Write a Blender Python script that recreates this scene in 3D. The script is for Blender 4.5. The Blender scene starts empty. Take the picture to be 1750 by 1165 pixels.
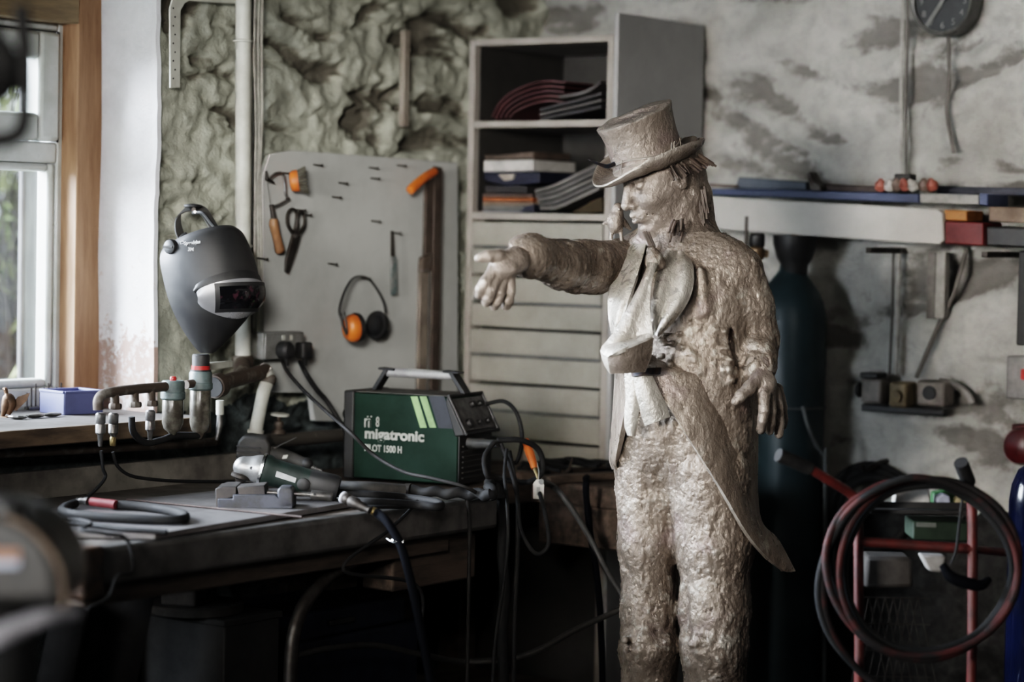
import bpy, bmesh, math, random
import numpy as np
from mathutils import Vector, Matrix, noise as mn

random.seed(7)
SC = bpy.context.scene
COL = SC.collection
PI = math.pi

# ------------------------------------------------------------------ camera frame
FPX = 4132.0                     # focal length for a 1750 px wide frame (85 mm on 36 mm)
CAM = Vector((0.0, 0.0, 1.58))
YAW, PITCH, ROLL = math.radians(36.3), math.atan(187.5 / FPX), 0.020
_f0 = Vector((-math.sin(YAW), math.cos(YAW), 0))
FWD = (_f0 * math.cos(PITCH) - Vector((0, 0, 1)) * math.sin(PITCH)).normalized()
_r0 = FWD.cross(Vector((0, 0, 1))).normalized()
_u0 = _r0.cross(FWD)
RGT = _r0 * math.cos(ROLL) + _u0 * math.sin(ROLL)
UPV = _u0 * math.cos(ROLL) - _r0 * math.sin(ROLL)

def ray(px, py):
    return FWD + RGT * ((px - 875.0) / FPX) + UPV * ((582.5 - py) / FPX)
def onx(px, py, x):
    d = ray(px, py); return CAM + d * ((x - CAM.x) / d.x)
def ony(px, py, y):
    d = ray(px, py); return CAM + d * ((y - CAM.y) / d.y)
def onz(px, py, z):
    d = ray(px, py); return CAM + d * ((z - CAM.z) / d.z)
def atd(px, py, dep):
    return CAM + ray(px, py) * dep

# ------------------------------------------------------------------ tagging
def tag(o, label=None, cat=None, group=None, kind=None):
    if label: o['label'] = label
    if cat: o['category'] = cat
    if group: o['group'] = group
    if kind: o['kind'] = kind
    return o
def thing(name, label, cat, loc, group=None):
    o = bpy.data.objects.new(name, None); COL.objects.link(o)
    o.empty_display_size = 0.05
    o.location = Vector(loc)
    return tag(o, label, cat, group)
def adopt(o, parent):
    """parent o (built in world coordinates) without moving it"""
    o.parent = parent
    m = Matrix.Identity(4); p = parent; chain = []
    while p is not None:
        chain.append(p); p = p.parent
    for p in reversed(chain):
        m = m @ p.matrix_parent_inverse @ p.matrix_basis
    o.matrix_parent_inverse = m.inverted()
    return o
def kids(o):
    return [c for c in bpy.data.objects if c.parent is o]
def copy_tree(o, parent=None):
    c = o.copy(); COL.objects.link(c)
    if parent is not None: c.parent = parent
    for ch in kids(o): copy_tree(ch, c)
    return c

# ------------------------------------------------------------------ materials
def _new(name):
    m = bpy.data.materials.new(name); m.use_nodes = True
    nt = m.node_tree; nt.nodes.clear()
    out = nt.nodes.new('ShaderNodeOutputMaterial')
    b = nt.nodes.new('ShaderNodeBsdfPrincipled')
    nt.links.new(b.outputs[0], out.inputs[0])
    return m, nt, b
def N(nt, t, **kw):
    n = nt.nodes.new(t)
    for k, v in kw.items():
        if k in n.inputs.keys(): n.inputs[k].default_value = v
        else: setattr(n, k, v)
    return n
def texco(nt, scale=(1, 1, 1)):
    tc = nt.nodes.new('ShaderNodeTexCoord'); mp = nt.nodes.new('ShaderNodeMapping')
    mp.inputs['Scale'].default_value = scale
    nt.links.new(tc.outputs['Object'], mp.inputs['Vector'])
    return mp.outputs['Vector']
def ramp(nt, fac, stops):
    r = nt.nodes.new('ShaderNodeValToRGB')
    e = r.color_ramp.elements
    while len(e) < len(stops): e.new(0.5)
    for i, (p, c) in enumerate(stops):
        e[i].position = p
        e[i].color = (c, c, c, 1) if not hasattr(c, '__len__') else (c[0], c[1], c[2], 1)
    if fac is not None: nt.links.new(fac, r.inputs[0])
    return r.outputs['Color']
def noisetex(nt, vec, scale, detail=4, rough=.55, dist=0.0):
    n = N(nt, 'ShaderNodeTexNoise', Scale=scale, Detail=detail, Roughness=rough, Distortion=dist)
    nt.links.new(vec, n.inputs['Vector']); return n.outputs['Fac']
def mixc(nt, fac, a, b, blend='MIX'):
    n = nt.nodes.new('ShaderNodeMix'); n.data_type = 'RGBA'; n.blend_type = blend
    for sock, v in ((n.inputs[0], fac), (n.inputs[6], a), (n.inputs[7], b)):
        if hasattr(v, 'is_output'): nt.links.new(v, sock)
        elif hasattr(v, '__len__'): sock.default_value = (v[0], v[1], v[2], 1)
        else: sock.default_value = v
    return n.outputs[2]
def mathn(nt, op, a, b=0.0, clamp=False):
    n = nt.nodes.new('ShaderNodeMath'); n.operation = op; n.use_clamp = clamp
    for s, v in ((n.inputs[0], a), (n.inputs[1], b)):
        if hasattr(v, 'is_output'): nt.links.new(v, s)
        else: s.default_value = v
    return n.outputs[0]
def bump(nt, b, h, strength=.3, dist=.01):
    n = N(nt, 'ShaderNodeBump', Strength=strength, Distance=dist)
    nt.links.new(h, n.inputs['Height']); nt.links.new(n.outputs[0], b.inputs['Normal'])
_M = {}
def mat(name, col, rough=.6, metal=0.0, col2=None, scale=14.0, lo=.4, hi=.65, bmp=.15, bscale=None, rvar=.12, spec=.5, stretch=(1, 1, 1)):
    """two-tone worn material: col with noise patches of col2"""
    if name in _M: return _M[name]
    m, nt, b = _new(name)
    v = texco(nt, stretch)
    if col2 is None: col2 = tuple(c * .6 for c in col)
    n1 = noisetex(nt, v, scale, 6, .62)
    f = ramp(nt, n1, [(lo, 0), (hi, 1)])
    nt.links.new(mixc(nt, f, col, col2), b.inputs['Base Color'])
    r = ramp(nt, n1, [(.3, max(0.02, rough - rvar)), (.7, min(1, rough + rvar))])
    nt.links.new(r, b.inputs['Roughness'])
    b.inputs['Metallic'].default_value = metal
    b.inputs['Specular IOR Level'].default_value = spec
    if bmp > 0:
        n2 = noisetex(nt, v, bscale or scale * 5, 5, .6)
        bump(nt, b, n2, bmp, .004)
    _M[name] = m
    return m

# ------------------------------------------------------------------ mesh builder
def frame(axis):
    a = Vector(axis).normalized()
    t = Vector((0, 0, 1)) if abs(a.z) < .9 else Vector((1, 0, 0))
    x = t.cross(a).normalized(); y = a.cross(x)
    return x, y, a
def catmull(pts, n=8, closed=False):
    pts = [Vector(p) for p in pts]
    if len(pts) < 3: return pts
    out = []; L = len(pts)
    rng = range(L if closed else L - 1)
    for i in rng:
        if closed: p0, p1, p2, p3 = pts[(i - 1) % L], pts[i], pts[(i + 1) % L], pts[(i + 2) % L]
        else:
            p1, p2 = pts[i], pts[i + 1]
            p0 = pts[i - 1] if i > 0 else p1 * 2 - p2
            p3 = pts[i + 2] if i + 2 < L else p2 * 2 - p1
        for k in range(n):
            t = k / n
            out.append(.5 * ((2 * p1) + (p2 - p0) * t + (2 * p0 - 5 * p1 + 4 * p2 - p3) * t * t + (3 * p1 - p0 - 3 * p2 + p3) * t ** 3))
    if not closed: out.append(pts[-1])
    return out

class MB:
    def __init__(s):
        s.v = []; s.f = []
    def add(s, vs, fs):
        b = len(s.v); s.v.extend([Vector(q) for q in vs]); s.f.extend([tuple(b + i for i in q) for q in fs]); return s
    def box(s, c, size, R=None):
        c = Vector(c); hx, hy, hz = (q / 2 for q in size)
        vs = [Vector((x, y, z)) for x in (-hx, hx) for y in (-hy, hy) for z in (-hz, hz)]
        if R is not None: vs = [R @ q for q in vs]
        return s.add([c + q for q in vs], [(0, 1, 3, 2), (4, 6, 7, 5), (0, 4, 5, 1), (2, 3, 7, 6), (0, 2, 6, 4), (1, 5, 7, 3)])
    def bar(s, a, b, w, h, up=(0, 0, 1)):
        """rectangular bar from a to b, width w sideways, height h along up"""
        a, b = Vector(a), Vector(b); d = (b - a).normalized()
        sd = d.cross(Vector(up)).normalized(); u = sd.cross(d)
        vs = []
        for p in (a, b):
            for i, j in ((-1, -1), (1, -1), (1, 1), (-1, 1)): vs.append(p + sd * (i * w / 2) + u * (j * h / 2))
        return s.add(vs, [(3, 2, 1, 0), (4, 5, 6, 7), (0, 1, 5, 4), (1, 2, 6, 5), (2, 3, 7, 6), (3, 0, 4, 7)])
    def loft(s, rings, cap0=True, cap1=True, closed=True):
        n = len(rings[0]); vs = [q for r in rings for q in r]; fs = []
        for i in range(len(rings) - 1):
            for j in range(n if closed else n - 1):
                k = (j + 1) % n
                fs.append((i * n + j, i * n + k, (i + 1) * n + k, (i + 1) * n + j))
        if cap0: fs.append(tuple(reversed(range(n))))
        if cap1: fs.append(tuple(range((len(rings) - 1) * n, len(rings) * n)))
        return s.add(vs, fs)
    def tube(s, pts, r, seg=10, smooth=0, closed=False, cap=True):
        if smooth: 
            if hasattr(r, '__len__'):
                r0 = list(r); pts0 = len(pts)
            pts = catmull(pts, smooth, closed)
            if hasattr(r, '__len__'):
                r = [float(np.interp(i / max(1, len(pts) - 1) * (len(r0) - 1), range(len(r0)), r0)) for i in range(len(pts))]
        pts = [Vector(p) for p in pts]; L = len(pts)
        rs = r if hasattr(r, '__len__') else [r] * L
        def tan(i):
            if closed: d = pts[(i + 1) % L] - pts[(i - 1) % L]
            else: d = pts[min(i + 1, L - 1)] - pts[max(i - 1, 0)]
            return d.normalized() if d.length > 1e-9 else Vector((0, 0, 1))
        x, y, a = frame(tan(0)); rings = []
        for i in range(L):
            t = tan(i); x = (x - t * x.dot(t)).normalized(); y = t.cross(x)
            rings.append([pts[i] + (x * math.cos(2 * PI * j / seg) + y * math.sin(2 * PI * j / seg)) * rs[i] for j in range(seg)])
        if closed:
            rings.append(rings[0]); return s.loft(rings, False, False)
        return s.loft(rings, cap, cap)
    def lathe(s, prof, o, axis=(0, 0, 1), seg=28, caps=True):
        """prof: list of (radius, height along axis)"""
        x, y, a = frame(axis); o = Vector(o); rings = []
        for r, h in prof:
            r = max(r, 1e-4)
            rings.append([o + a * h + (x * math.cos(2 * PI * j / seg) + y * math.sin(2 * PI * j / seg)) * r for j in range(seg)])
        return s.loft(rings, caps, caps)
    def cyl(s, a, b, r, seg=20, r2=None):
        a, b = Vector(a), Vector(b)
        return s.lathe([(r, 0), (r if r2 is None else r2, (b - a).length)], a, b - a, seg)
    def prism(s, poly, ax):
        """poly: list of world points (planar), ax: extrude vector"""
        ax = Vector(ax); p = [Vector(q) for q in poly]; n = len(p)
        nrm = Vector((0, 0, 0))
        for i in range(n): nrm += p[i].cross(p[(i + 1) % n])
        if nrm.dot(ax) < 0: p.reverse()
        return s.loft([p, [q + ax for q in p]])
    def ell(s, c, r, R=None, seg=20, rings=12):
        c = Vector(c); rs = []
        for i in range(rings + 1):
            th = PI * i / rings; rr = max(math.sin(th), 1e-3)
            rs.append([Vector((r[0] * rr * math.cos(2 * PI * j / seg), r[1] * rr * math.sin(2 * PI * j / seg), -r[2] * math.cos(th))) for j in range(seg)])
        rs = [[c + (R @ q if R is not None else q) for q in k] for k in rs]
        return s.loft(rs)
    def torus(s, c, axis, R, r, seg=40, sub=10, sx=1.0, sy=1.0):
        x, y, a = frame(axis); c = Vector(c)
        return s.tube([c + x * (R * sx * math.cos(2 * PI * i / seg)) + y * (R * sy * math.sin(2 * PI * i / seg)) for i in range(seg)], r, sub, closed=True)
    def sheet(s, rows, thick):
        """rows: grid of points; gives a closed slab of that thickness (offset both ways along the normals)"""
        m, n = len(rows), len(rows[0]); P = [[Vector(q) for q in r] for r in rows]
        top, bot = [], []
        for i in range(m):
            for j in range(n):
                du = P[i][min(j + 1, n - 1)] - P[i][max(j - 1, 0)]; dv = P[min(i + 1, m - 1)][j] - P[max(i - 1, 0)][j]
                nn = du.cross(dv); nn = nn.normalized() if nn.length > 1e-12 else Vector((0, 0, 1))
                th = thick(i / (m - 1), j / (n - 1)) if callable(thick) else thick
                top.append(P[i][j] + nn * th / 2); bot.append(P[i][j] - nn * th / 2)
        fs = []; o = m * n
        for i in range(m - 1):
            for j in range(n - 1):
                a, b, c, d = i * n + j, i * n + j + 1, (i + 1) * n + j + 1, (i + 1) * n + j
                fs.append((a, b, c, d)); fs.append((o + d, o + c, o + b, o + a))
        for i in range(m - 1):
            a, d = i * n, (i + 1) * n; fs.append((a, d, o + d, o + a))
            a, d = i * n + n - 1, (i + 1) * n + n - 1; fs.append((d, a, o + a, o + d))
        for j in range(n - 1):
            a, b = j, j + 1; fs.append((b, a, o + a, o + b))
            a, b = (m - 1) * n + j, (m - 1) * n + j + 1; fs.append((a, b, o + b, o + a))
        return s.add(top + bot, fs)
    def build(s, name, m, parent=None, bevel=0.0, smooth=True, angle=38, sub=0, seg=2):
        me = bpy.data.meshes.new(name)
        me.from_pydata([tuple(q) for q in s.v], [], s.f); me.update()
        bm = bmesh.new(); bm.from_mesh(me); bmesh.ops.recalc_face_normals(bm, faces=bm.faces); bm.to_mesh(me); bm.free()
        if smooth:
            for p in me.polygons: p.use_smooth = True
            me.set_sharp_from_angle(angle=math.radians(angle))
        if m is not None: me.materials.append(m)
        o = bpy.data.objects.new(name, me); COL.objects.link(o)
        if bevel > 0:
            md = o.modifiers.new('Bevel', 'BEVEL'); md.width = bevel; md.segments = seg; md.limit_method = 'ANGLE'; md.angle_limit = math.radians(35)
        if sub:
            md = o.modifiers.new('Sub', 'SUBSURF'); md.levels = sub; md.render_levels = sub
        if parent is not None: adopt(o, parent)
        return o

def text_mesh(body, size, origin, xdir, ydir, m, name, parent=None, ext=.0006, align='LEFT', squash=1.0, offset=0.0):
    cu = bpy.data.curves.new('txt', 'FONT'); cu.body = body; cu.size = size; cu.extrude = ext; cu.align_x = align; cu.offset = offset
    o = bpy.data.objects.new('txt', cu); COL.objects.link(o)
    dg = bpy.context.evaluated_depsgraph_get(); dg.update()
    me = bpy.data.meshes.new_from_object(o.evaluated_get(dg))
    bpy.data.objects.remove(o)
    x = Vector(xdir).normalized(); y = Vector(ydir).normalized(); z = x.cross(y)
    M = Matrix(((x.x, y.x, z.x, origin[0]), (x.y, y.y, z.y, origin[1]), (x.z, y.z, z.z, origin[2]), (0, 0, 0, 1)))
    me.transform(M @ Matrix.Diagonal((squash, 1, 1, 1)))
    me.materials.clear(); me.materials.append(m)
    t = bpy.data.objects.new(name, me); COL.objects.link(t); me.name = name
    if parent is not None: adopt(t, parent)
    return t

# ------------------------------------------------------------------ signed distance sculpting + surface nets
class Sculpt:
    def __init__(s, lo, hi, h):
        s.lo = np.array(lo, float); s.h = h
        s.n = np.ceil((np.array(hi) - s.lo) / h).astype(int) + 1
        s.f = np.full(tuple(s.n), .2, np.float32)
    def _box(s, lo, hi):
        a = np.clip(np.floor((np.array(lo) - s.lo) / s.h).astype(int), 0, s.n - 1)
        b = np.clip(np.ceil((np.array(hi) - s.lo) / s.h).astype(int) + 1, 1, s.n)
        sl = tuple(slice(i, j) for i, j in zip(a, b))
        g = np.meshgrid(*[s.lo[k] + s.h * np.arange(a[k], b[k]) for k in range(3)], indexing='ij', sparse=True)
        return sl, g
    def _mix(s, sl, d, k, sub):
        a = s.f[sl]; d = d.astype(np.float32)
        if sub:
            d = -d; h = np.clip(.5 - .5 * (d - a) / k, 0, 1); s.f[sl] = d * (1 - h) + a * h + k * h * (1 - h)
            # smooth max(a, d)
        else:
            h = np.clip(.5 + .5 * (a - d) / k, 0, 1); s.f[sl] = a * (1 - h) + d * h - k * h * (1 - h)
    def cap(s, p, q, r1, r2=None, k=.02, sub=False):
        p = np.array(p, float); q = np.array(q, float); r2 = r1 if r2 is None else r2
        R = max(r1, r2) + k + .03
        sl, (X, Y, Z) = s._box(np.minimum(p, q) - R, np.maximum(p, q) + R)
        d = q - p; L2 = max(float(d @ d), 1e-12)
        t = np.clip(((X - p[0]) * d[0] + (Y - p[1]) * d[1] + (Z - p[2]) * d[2]) / L2, 0, 1)
        dist = np.sqrt((X - p[0] - t * d[0]) ** 2 + (Y - p[1] - t * d[1]) ** 2 + (Z - p[2] - t * d[2]) ** 2) - (r1 + (r2 - r1) * t)
        s._mix(sl, dist, k, sub); return s
    def ell(s, c, r, R=None, k=.02, sub=False):
        """R: 3x3 with the ellipsoid's axes as COLUMNS"""
        c = np.array(c, float); r = np.array(r, float); R = np.eye(3) if R is None else np.array(R, float)
        e = r.max() + k + .03
        sl, (X, Y, Z) = s._box(c - e, c + e)
        x, y, z = X - c[0], Y - c[1], Z - c[2]
        q = [(x * R[0, i] + y * R[1, i] + z * R[2, i]) for i in range(3)]
        k0 = np.sqrt(sum((q[i] / r[i]) ** 2 for i in range(3))); k1 = np.sqrt(sum((q[i] / r[i] ** 2) ** 2 for i in range(3)))
        s._mix(sl, k0 * (k0 - 1) / np.maximum(k1, 1e-6), k, sub); return s
    def chain(s, pts, rs, k=.015, sub=False):
        for i in range(len(pts) - 1): s.cap(pts[i], pts[i + 1], rs[i], rs[i + 1], k, sub)
        return s
    def mesh(s):
        f = s.f; ins = f < 0
        c = np.zeros(tuple(s.n - 1), np.uint8)
        for i in (0, 1):
            for j in (0, 1):
                for k in (0, 1):
                    c += ins[i:s.n[0] - 1 + i, j:s.n[1] - 1 + j, k:s.n[2] - 1 + k]
        act = (c > 0) & (c < 8); idx = np.argwhere(act)
        vid = np.full(act.shape, -1, np.int64); vid[act] = np.arange(len(idx))
        acc = np.zeros((len(idx), 3)); cnt = np.zeros(len(idx))
        corners = [(i, j, k) for i in (0, 1) for j in (0, 1) for k in (0, 1)]
        for a in corners:
            for ax in range(3):
                if a[ax]: continue
                b = list(a); b[ax] = 1
                fa = f[idx[:, 0] + a[0], idx[:, 1] + a[1], idx[:, 2] + a[2]].astype(float)
                fb = f[idx[:, 0] + b[0], idx[:, 1] + b[1], idx[:, 2] + b[2]].astype(float)
                m = (fa < 0) != (fb < 0)
                t = np.where(m, fa / np.where(m, fa - fb, 1), 0)
                p = np.array(a, float)[None, :].repeat(len(idx), 0); p[:, ax] += t
                acc[m] += p[m]; cnt[m] += 1
        V = (idx + acc / cnt[:, None]) * s.h + s.lo
        F = []
        for ax in range(3):
            u, v = (ax + 1) % 3, (ax + 2) % 3
            sa = [slice(1, None)] * 3; sb = [slice(1, None)] * 3
            sa[ax] = slice(0, -1); sb[ax] = slice(1, None)
            sa[u] = sb[u] = slice(1, -1); sa[v] = sb[v] = slice(1, -1)
            A, B = ins[tuple(sa)], ins[tuple(sb)]
            for sign, flip in ((A & ~B, False), (~A & B, True)):
                e = np.argwhere(sign)
                if not len(e): continue
                g = e.copy(); g[:, u] += 1; g[:, v] += 1
                q = []
                for du, dv in ((-1, -1), (0, -1), (0, 0), (-1, 0)):
                    w = g.copy(); w[:, u] += du; w[:, v] += dv
                    q.append(vid[w[:, 0], w[:, 1], w[:, 2]])
                q = np.stack(q, 1)
                F.append(q[:, ::-1] if flip else q)
        return V, np.concatenate(F)

def clay(V, F, amp=.004, sc=22.0, seed=0.0, fine=.0012):
    """push the points along their normals like palette-knife clay work"""
    tri = V[F[:, 2]] - V[F[:, 0]]; tri2 = V[F[:, 3]] - V[F[:, 1]]
    nf = np.cross(tri, tri2); nv = np.zeros_like(V)
    for i in range(4): np.add.at(nv, F[:, i], nf)
    nv /= np.maximum(np.linalg.norm(nv, axis=1, keepdims=True), 1e-12)
    d = np.empty(len(V)); rel = np.empty(len(V))
    off = Vector((seed * 3.1, seed * 1.7, seed))
    for i in range(len(V)):
        p = Vector(V[i]) + off
        a = mn.noise(Vector((p.x * sc, p.y * sc, p.z * sc * .6)))
        c = mn.noise(p * sc * 4.6)
        t = (mn.noise(Vector((p.x * sc * 1.7, p.y * sc * 1.7, p.z * sc * 1.1)) + Vector((a, c * .3, 5))) + .12 * c) * 2.6
        f = t - math.floor(t); f = min(1, max(0, (f - .40) / .22)); st = (math.floor(t) + f * f * (3 - 2 * f)) / 2.6
        g = abs(mn.noise(Vector((p.x * sc * 2.2, p.y * sc * 2.2, p.z * sc * 1.5 + 9))))
        crk = max(0, 1 - g / .07) * min(1, max(0, a * 3 + .2))
        r = .55 * a + .75 * st - .55 * crk + .22 * c
        rel[i] = r
        d[i] = amp * r + fine * mn.noise(p * sc * 8)
    RELIEF[0] = rel
    return V + nv * d[:, None]
RELIEF = [None]

def np_mesh(name, V, F, m, parent=None, M=None, smooth=True):
    me = bpy.data.meshes.new(name)
    me.vertices.add(len(V)); me.vertices.foreach_set('co', np.ascontiguousarray(V, np.float32).ravel())
    k = F.shape[1]
    me.loops.add(len(F) * k); me.polygons.add(len(F))
    me.loops.foreach_set('vertex_index', np.ascontiguousarray(F, np.int32).ravel())
    me.polygons.foreach_set('loop_start', np.arange(0, len(F) * k, k, dtype=np.int32))
    me.update(calc_edges=True); me.validate()
    if smooth: me.polygons.foreach_set('use_smooth', np.ones(len(F), bool))
    if M is not None: me.transform(M)
    me.materials.append(m)
    if RELIEF[0] is not None and len(RELIEF[0]) == len(me.vertices):
        at = me.attributes.new('relief', 'FLOAT', 'POINT'); at.data.foreach_set('value', RELIEF[0].astype(np.float32))
    RELIEF[0] = None
    o = bpy.data.objects.new(name, me); COL.objects.link(o)
    if parent is not None: adopt(o, parent)
    return o
# ================================================================== ROOM
WX, BY = -4.50, 6.25            # inner faces of the left wall and the back wall
REV = onx(270, 400, WX).y       # where the window reveal meets the wall
Y0R, X1R, ZC = -1.6, 1.7, 2.85

def stone_mat(name, base, base2, hole, low=None, lowz=1.1, soft=.88):
    m, nt, b = _new(name)
    v = texco(nt)
    cav = N(nt, 'ShaderNodeAttribute', attribute_name='cav').outputs['Fac']
    n1 = noisetex(nt, v, 4.0, 5, .6); n2 = noisetex(nt, v, 28, 6, .65); n3 = noisetex(nt, v, 95, 4, .6)
    c = mixc(nt, ramp(nt, n1, [(.38, 0), (.66, 1)]), base, base2)
    c = mixc(nt, mathn(nt, 'MULTIPLY', ramp(nt, n2, [(.45, 0), (.72, 1)]), .45), c, tuple(q * .62 for q in base2))
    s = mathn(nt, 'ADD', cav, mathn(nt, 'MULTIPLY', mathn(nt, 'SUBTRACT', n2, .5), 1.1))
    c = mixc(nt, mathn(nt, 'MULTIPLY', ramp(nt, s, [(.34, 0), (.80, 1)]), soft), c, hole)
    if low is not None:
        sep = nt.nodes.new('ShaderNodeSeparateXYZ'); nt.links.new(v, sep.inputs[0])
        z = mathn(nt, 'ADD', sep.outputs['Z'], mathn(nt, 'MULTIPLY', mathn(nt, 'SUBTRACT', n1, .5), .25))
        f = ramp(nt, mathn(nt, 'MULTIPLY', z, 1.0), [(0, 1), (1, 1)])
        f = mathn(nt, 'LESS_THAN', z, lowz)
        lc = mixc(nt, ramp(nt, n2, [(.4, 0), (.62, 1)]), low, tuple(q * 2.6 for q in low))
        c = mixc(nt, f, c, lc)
    nt.links.new(c, b.inputs['Base Color'])
    b.inputs['Roughness'].default_value = .8
    h = mathn(nt, 'ADD', mathn(nt, 'MULTIPLY', n2, .7), mathn(nt, 'MULTIPLY', n3, .3))
    bump(nt, b, h, .85, .014)
    return m

def stone_d(u, v, seed, sc=1.0, th=.16):
    """(outward relief, cavity) of lumpy painted rubble at wall coordinates u, v"""
    u *= sc; v *= sc
    wu = mn.noise(Vector((u * 2.6, v * 3.4, seed))) * .16; wv = mn.noise(Vector((u * 2.2, v * 2.6, seed + 3))) * .10
    a = mn.fractal(Vector(((u + wu) * 2.7, (v + wv) * 9.5, seed + 9)), .75, 2.1, 4)
    b = mn.fractal(Vector(((u + wu) * 6.5, (v + wv) * 13, seed + 14)), .8, 2.1, 3)
    g = mn.noise(Vector((u * .9, v * 1.1, seed + 30)))
    hole = min(1, max(0, (a * .8 + b * .35 + g * .25 - th) / .42))
    lump = mn.noise(Vector((u * 4.2 + wv * 4, v * 10, seed + 2)))
    tex = mn.noise(Vector((u * 13 + wu * 8, v * 25, seed + 5)))
    fine = mn.noise(Vector((u * 36, v * 44, seed + 6)))
    rid = 1 - abs(mn.noise(Vector((u * 9 + tex * .5, v * 14, seed + 7)))) * 2
    d = -.040 * hole + .020 * lump + .013 * tex + .006 * fine + .012 * rid
    return d, min(1, hole * 1.1)

def relief_wall(mb_pts, u0, u1, v0, v1, h, fn):
    nu, nv = max(2, int((u1 - u0) / h)), max(2, int((v1 - v0) / h))
    V = []; C = []; F = []
    for i in range(nu + 1):
        for j in range(nv + 1):
            p, c = fn(u0 + (u1 - u0) * i / nu, v0 + (v1 - v0) * j / nv); V.append(p); C.append(c)
    for i in range(nu):
        for j in range(nv):
            F.append((i * (nv + 1) + j, (i + 1) * (nv + 1) + j, (i + 1) * (nv + 1) + j + 1, i * (nv + 1) + j + 1))
    return V, F, C
def wall_obj(name, m, patches, flip, extra=None):
    V, F, C = [], [], []
    for v, f, c in patches:
        b = len(V); V += v; C += c; F += [tuple(b + i for i in (q[::-1] if flip else q)) for q in f]
    if extra:
        b = len(V); V += extra.v; C += [0.0] * len(extra.v); F += [tuple(b + i for i in q) for q in extra.f]
    me = bpy.data.meshes.new(name); me.from_pydata([tuple(p) for p in V], [], F); me.update()
    for p in me.polygons: p.use_smooth = len(p.vertices) == 4 and p.index < len(F) - (len(extra.f) if extra else 0)
    a = me.attributes.new('cav', 'FLOAT', 'POINT'); a.data.foreach_set('value', C)
    me.materials.append(m); o = bpy.data.objects.new(name, me); COL.objects.link(o)
    o['kind'] = 'structure'; return o

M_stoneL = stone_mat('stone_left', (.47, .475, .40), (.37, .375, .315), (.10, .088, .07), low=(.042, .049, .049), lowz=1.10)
M_stoneB = stone_mat('stone_back', (.43, .425, .40), (.33, .325, .305), (.085, .076, .068), low=(.016, .0155, .015), lowz=.80, soft=.72)  # dark low colour stands in for the shade at the wall foot

def fl(u, v):
    d, c = stone_d(u, v, 3.0, 1.0, .04)
    e = min(1, max(0, (u - REV) / .05)); return Vector((WX - .012 + d * e, u, v)), c * e
def fb(u, v):
    d, c = stone_d(u, v, 21.0, .66, .02); return Vector((u, BY + .01 - d, v)), c
ex = MB()
ex.box((WX - .14, (Y0R + REV) / 2, .53), (.25, REV - Y0R, 1.06))          # below the sill
ex.box((WX - .14, (Y0R + REV) / 2, 2.53), (.25, REV - Y0R, .64))          # over the window
ex.box((WX - .14, (Y0R + 3.0) / 2, 1.63), (.25, 3.0 - Y0R, 1.15))         # left of the window, outside the frame
ys_ = max(REV, onx(169, 400, WX - .25).y) + .02
ex.box((WX - .24, (ys_ + BY) / 2 + .12, ZC / 2), (.30, BY - ys_ + .24, ZC))
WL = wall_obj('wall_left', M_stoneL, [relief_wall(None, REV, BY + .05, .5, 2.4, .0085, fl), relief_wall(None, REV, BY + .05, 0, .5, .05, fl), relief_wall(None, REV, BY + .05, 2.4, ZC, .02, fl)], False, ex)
ex = MB(); ex.box(((WX + X1R) / 2, BY + .2, ZC / 2), (X1R - WX + .6, .2, ZC))
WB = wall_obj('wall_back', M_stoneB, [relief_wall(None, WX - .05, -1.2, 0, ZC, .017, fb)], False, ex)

M_dark = mat('dark_concrete', (.055, .052, .048), .85, col2=(.03, .028, .026), scale=3)
M_ceil = mat('ceiling_paint', (.16, .155, .145), .85, scale=3)
M_side = mat('wall_paint', (.12, .115, .105), .85, scale=3)
def struct(mb, name, m, **k):
    o = mb.build(name, m, **k); o['kind'] = 'structure'; return o
struct(MB().box(((WX + X1R) / 2, (Y0R + BY) / 2, -.05), (X1R - WX + .6, BY - Y0R + .6, .1)), 'floor', M_dark)
struct(MB().box(((WX + X1R) / 2, (Y0R + BY) / 2, ZC + .05), (X1R - WX + .6, BY - Y0R + .6, .1)), 'ceiling', M_ceil)
struct(MB().box((X1R + .1, (Y0R + BY) / 2, ZC / 2), (.2, BY - Y0R + .4, ZC)), 'wall_right', M_side)
struct(MB().box(((WX + X1R) / 2, Y0R - .1, ZC / 2), (X1R - WX + .4, .2, ZC)), 'wall_front', M_side)

# ---- reveal: white plaster, flaking to brown-pink low down
def plaster_mat():
    m, nt, b = _new('plaster')
    v = texco(nt); n1 = noisetex(nt, v, 7, 6, .65); n2 = noisetex(nt, v, 40, 6, .6); n3 = noisetex(nt, v, 18, 5, .7, .6)
    sep = nt.nodes.new('ShaderNodeSeparateXYZ'); nt.links.new(v, sep.inputs[0])
    c = mixc(nt, ramp(nt, n1, [(.4, 0), (.7, 1)]), (.60, .60, .61), (.48, .48, .49))
    lowf = ramp(nt, mathn(nt, 'SUBTRACT', 1.62, sep.outputs['Z']), [(.0, 0), (.45, 1)])
    rust = mathn(nt, 'MULTIPLY', ramp(nt, n3, [(.60, 0), (.66, 1)]), lowf)
    c = mixc(nt, rust, c, (.33, .19, .11))
    lowg = ramp(nt, mathn(nt, 'ADD', mathn(nt, 'SUBTRACT', 1.31, sep.outputs['Z']), mathn(nt, 'MULTIPLY', mathn(nt, 'SUBTRACT', n1, .5), .75)), [(.02, 0), (.05, 1)])
    c = mixc(nt, mathn(nt, 'MULTIPLY', lowg, ramp(nt, n2, [(.36, .25), (.5, 1)])), c, (.30, .215, .18))
    nt.links.new(c, b.inputs['Base Color']); b.inputs['Roughness'].default_value = .85
    bump(nt, b, mathn(nt, 'ADD', n2, mathn(nt, 'MULTIPLY', n3, .8)), .35, .006)
    return m
PX = WX - .25                                        # plane of the window timber
YP = onx(169, 400, PX).y
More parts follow.
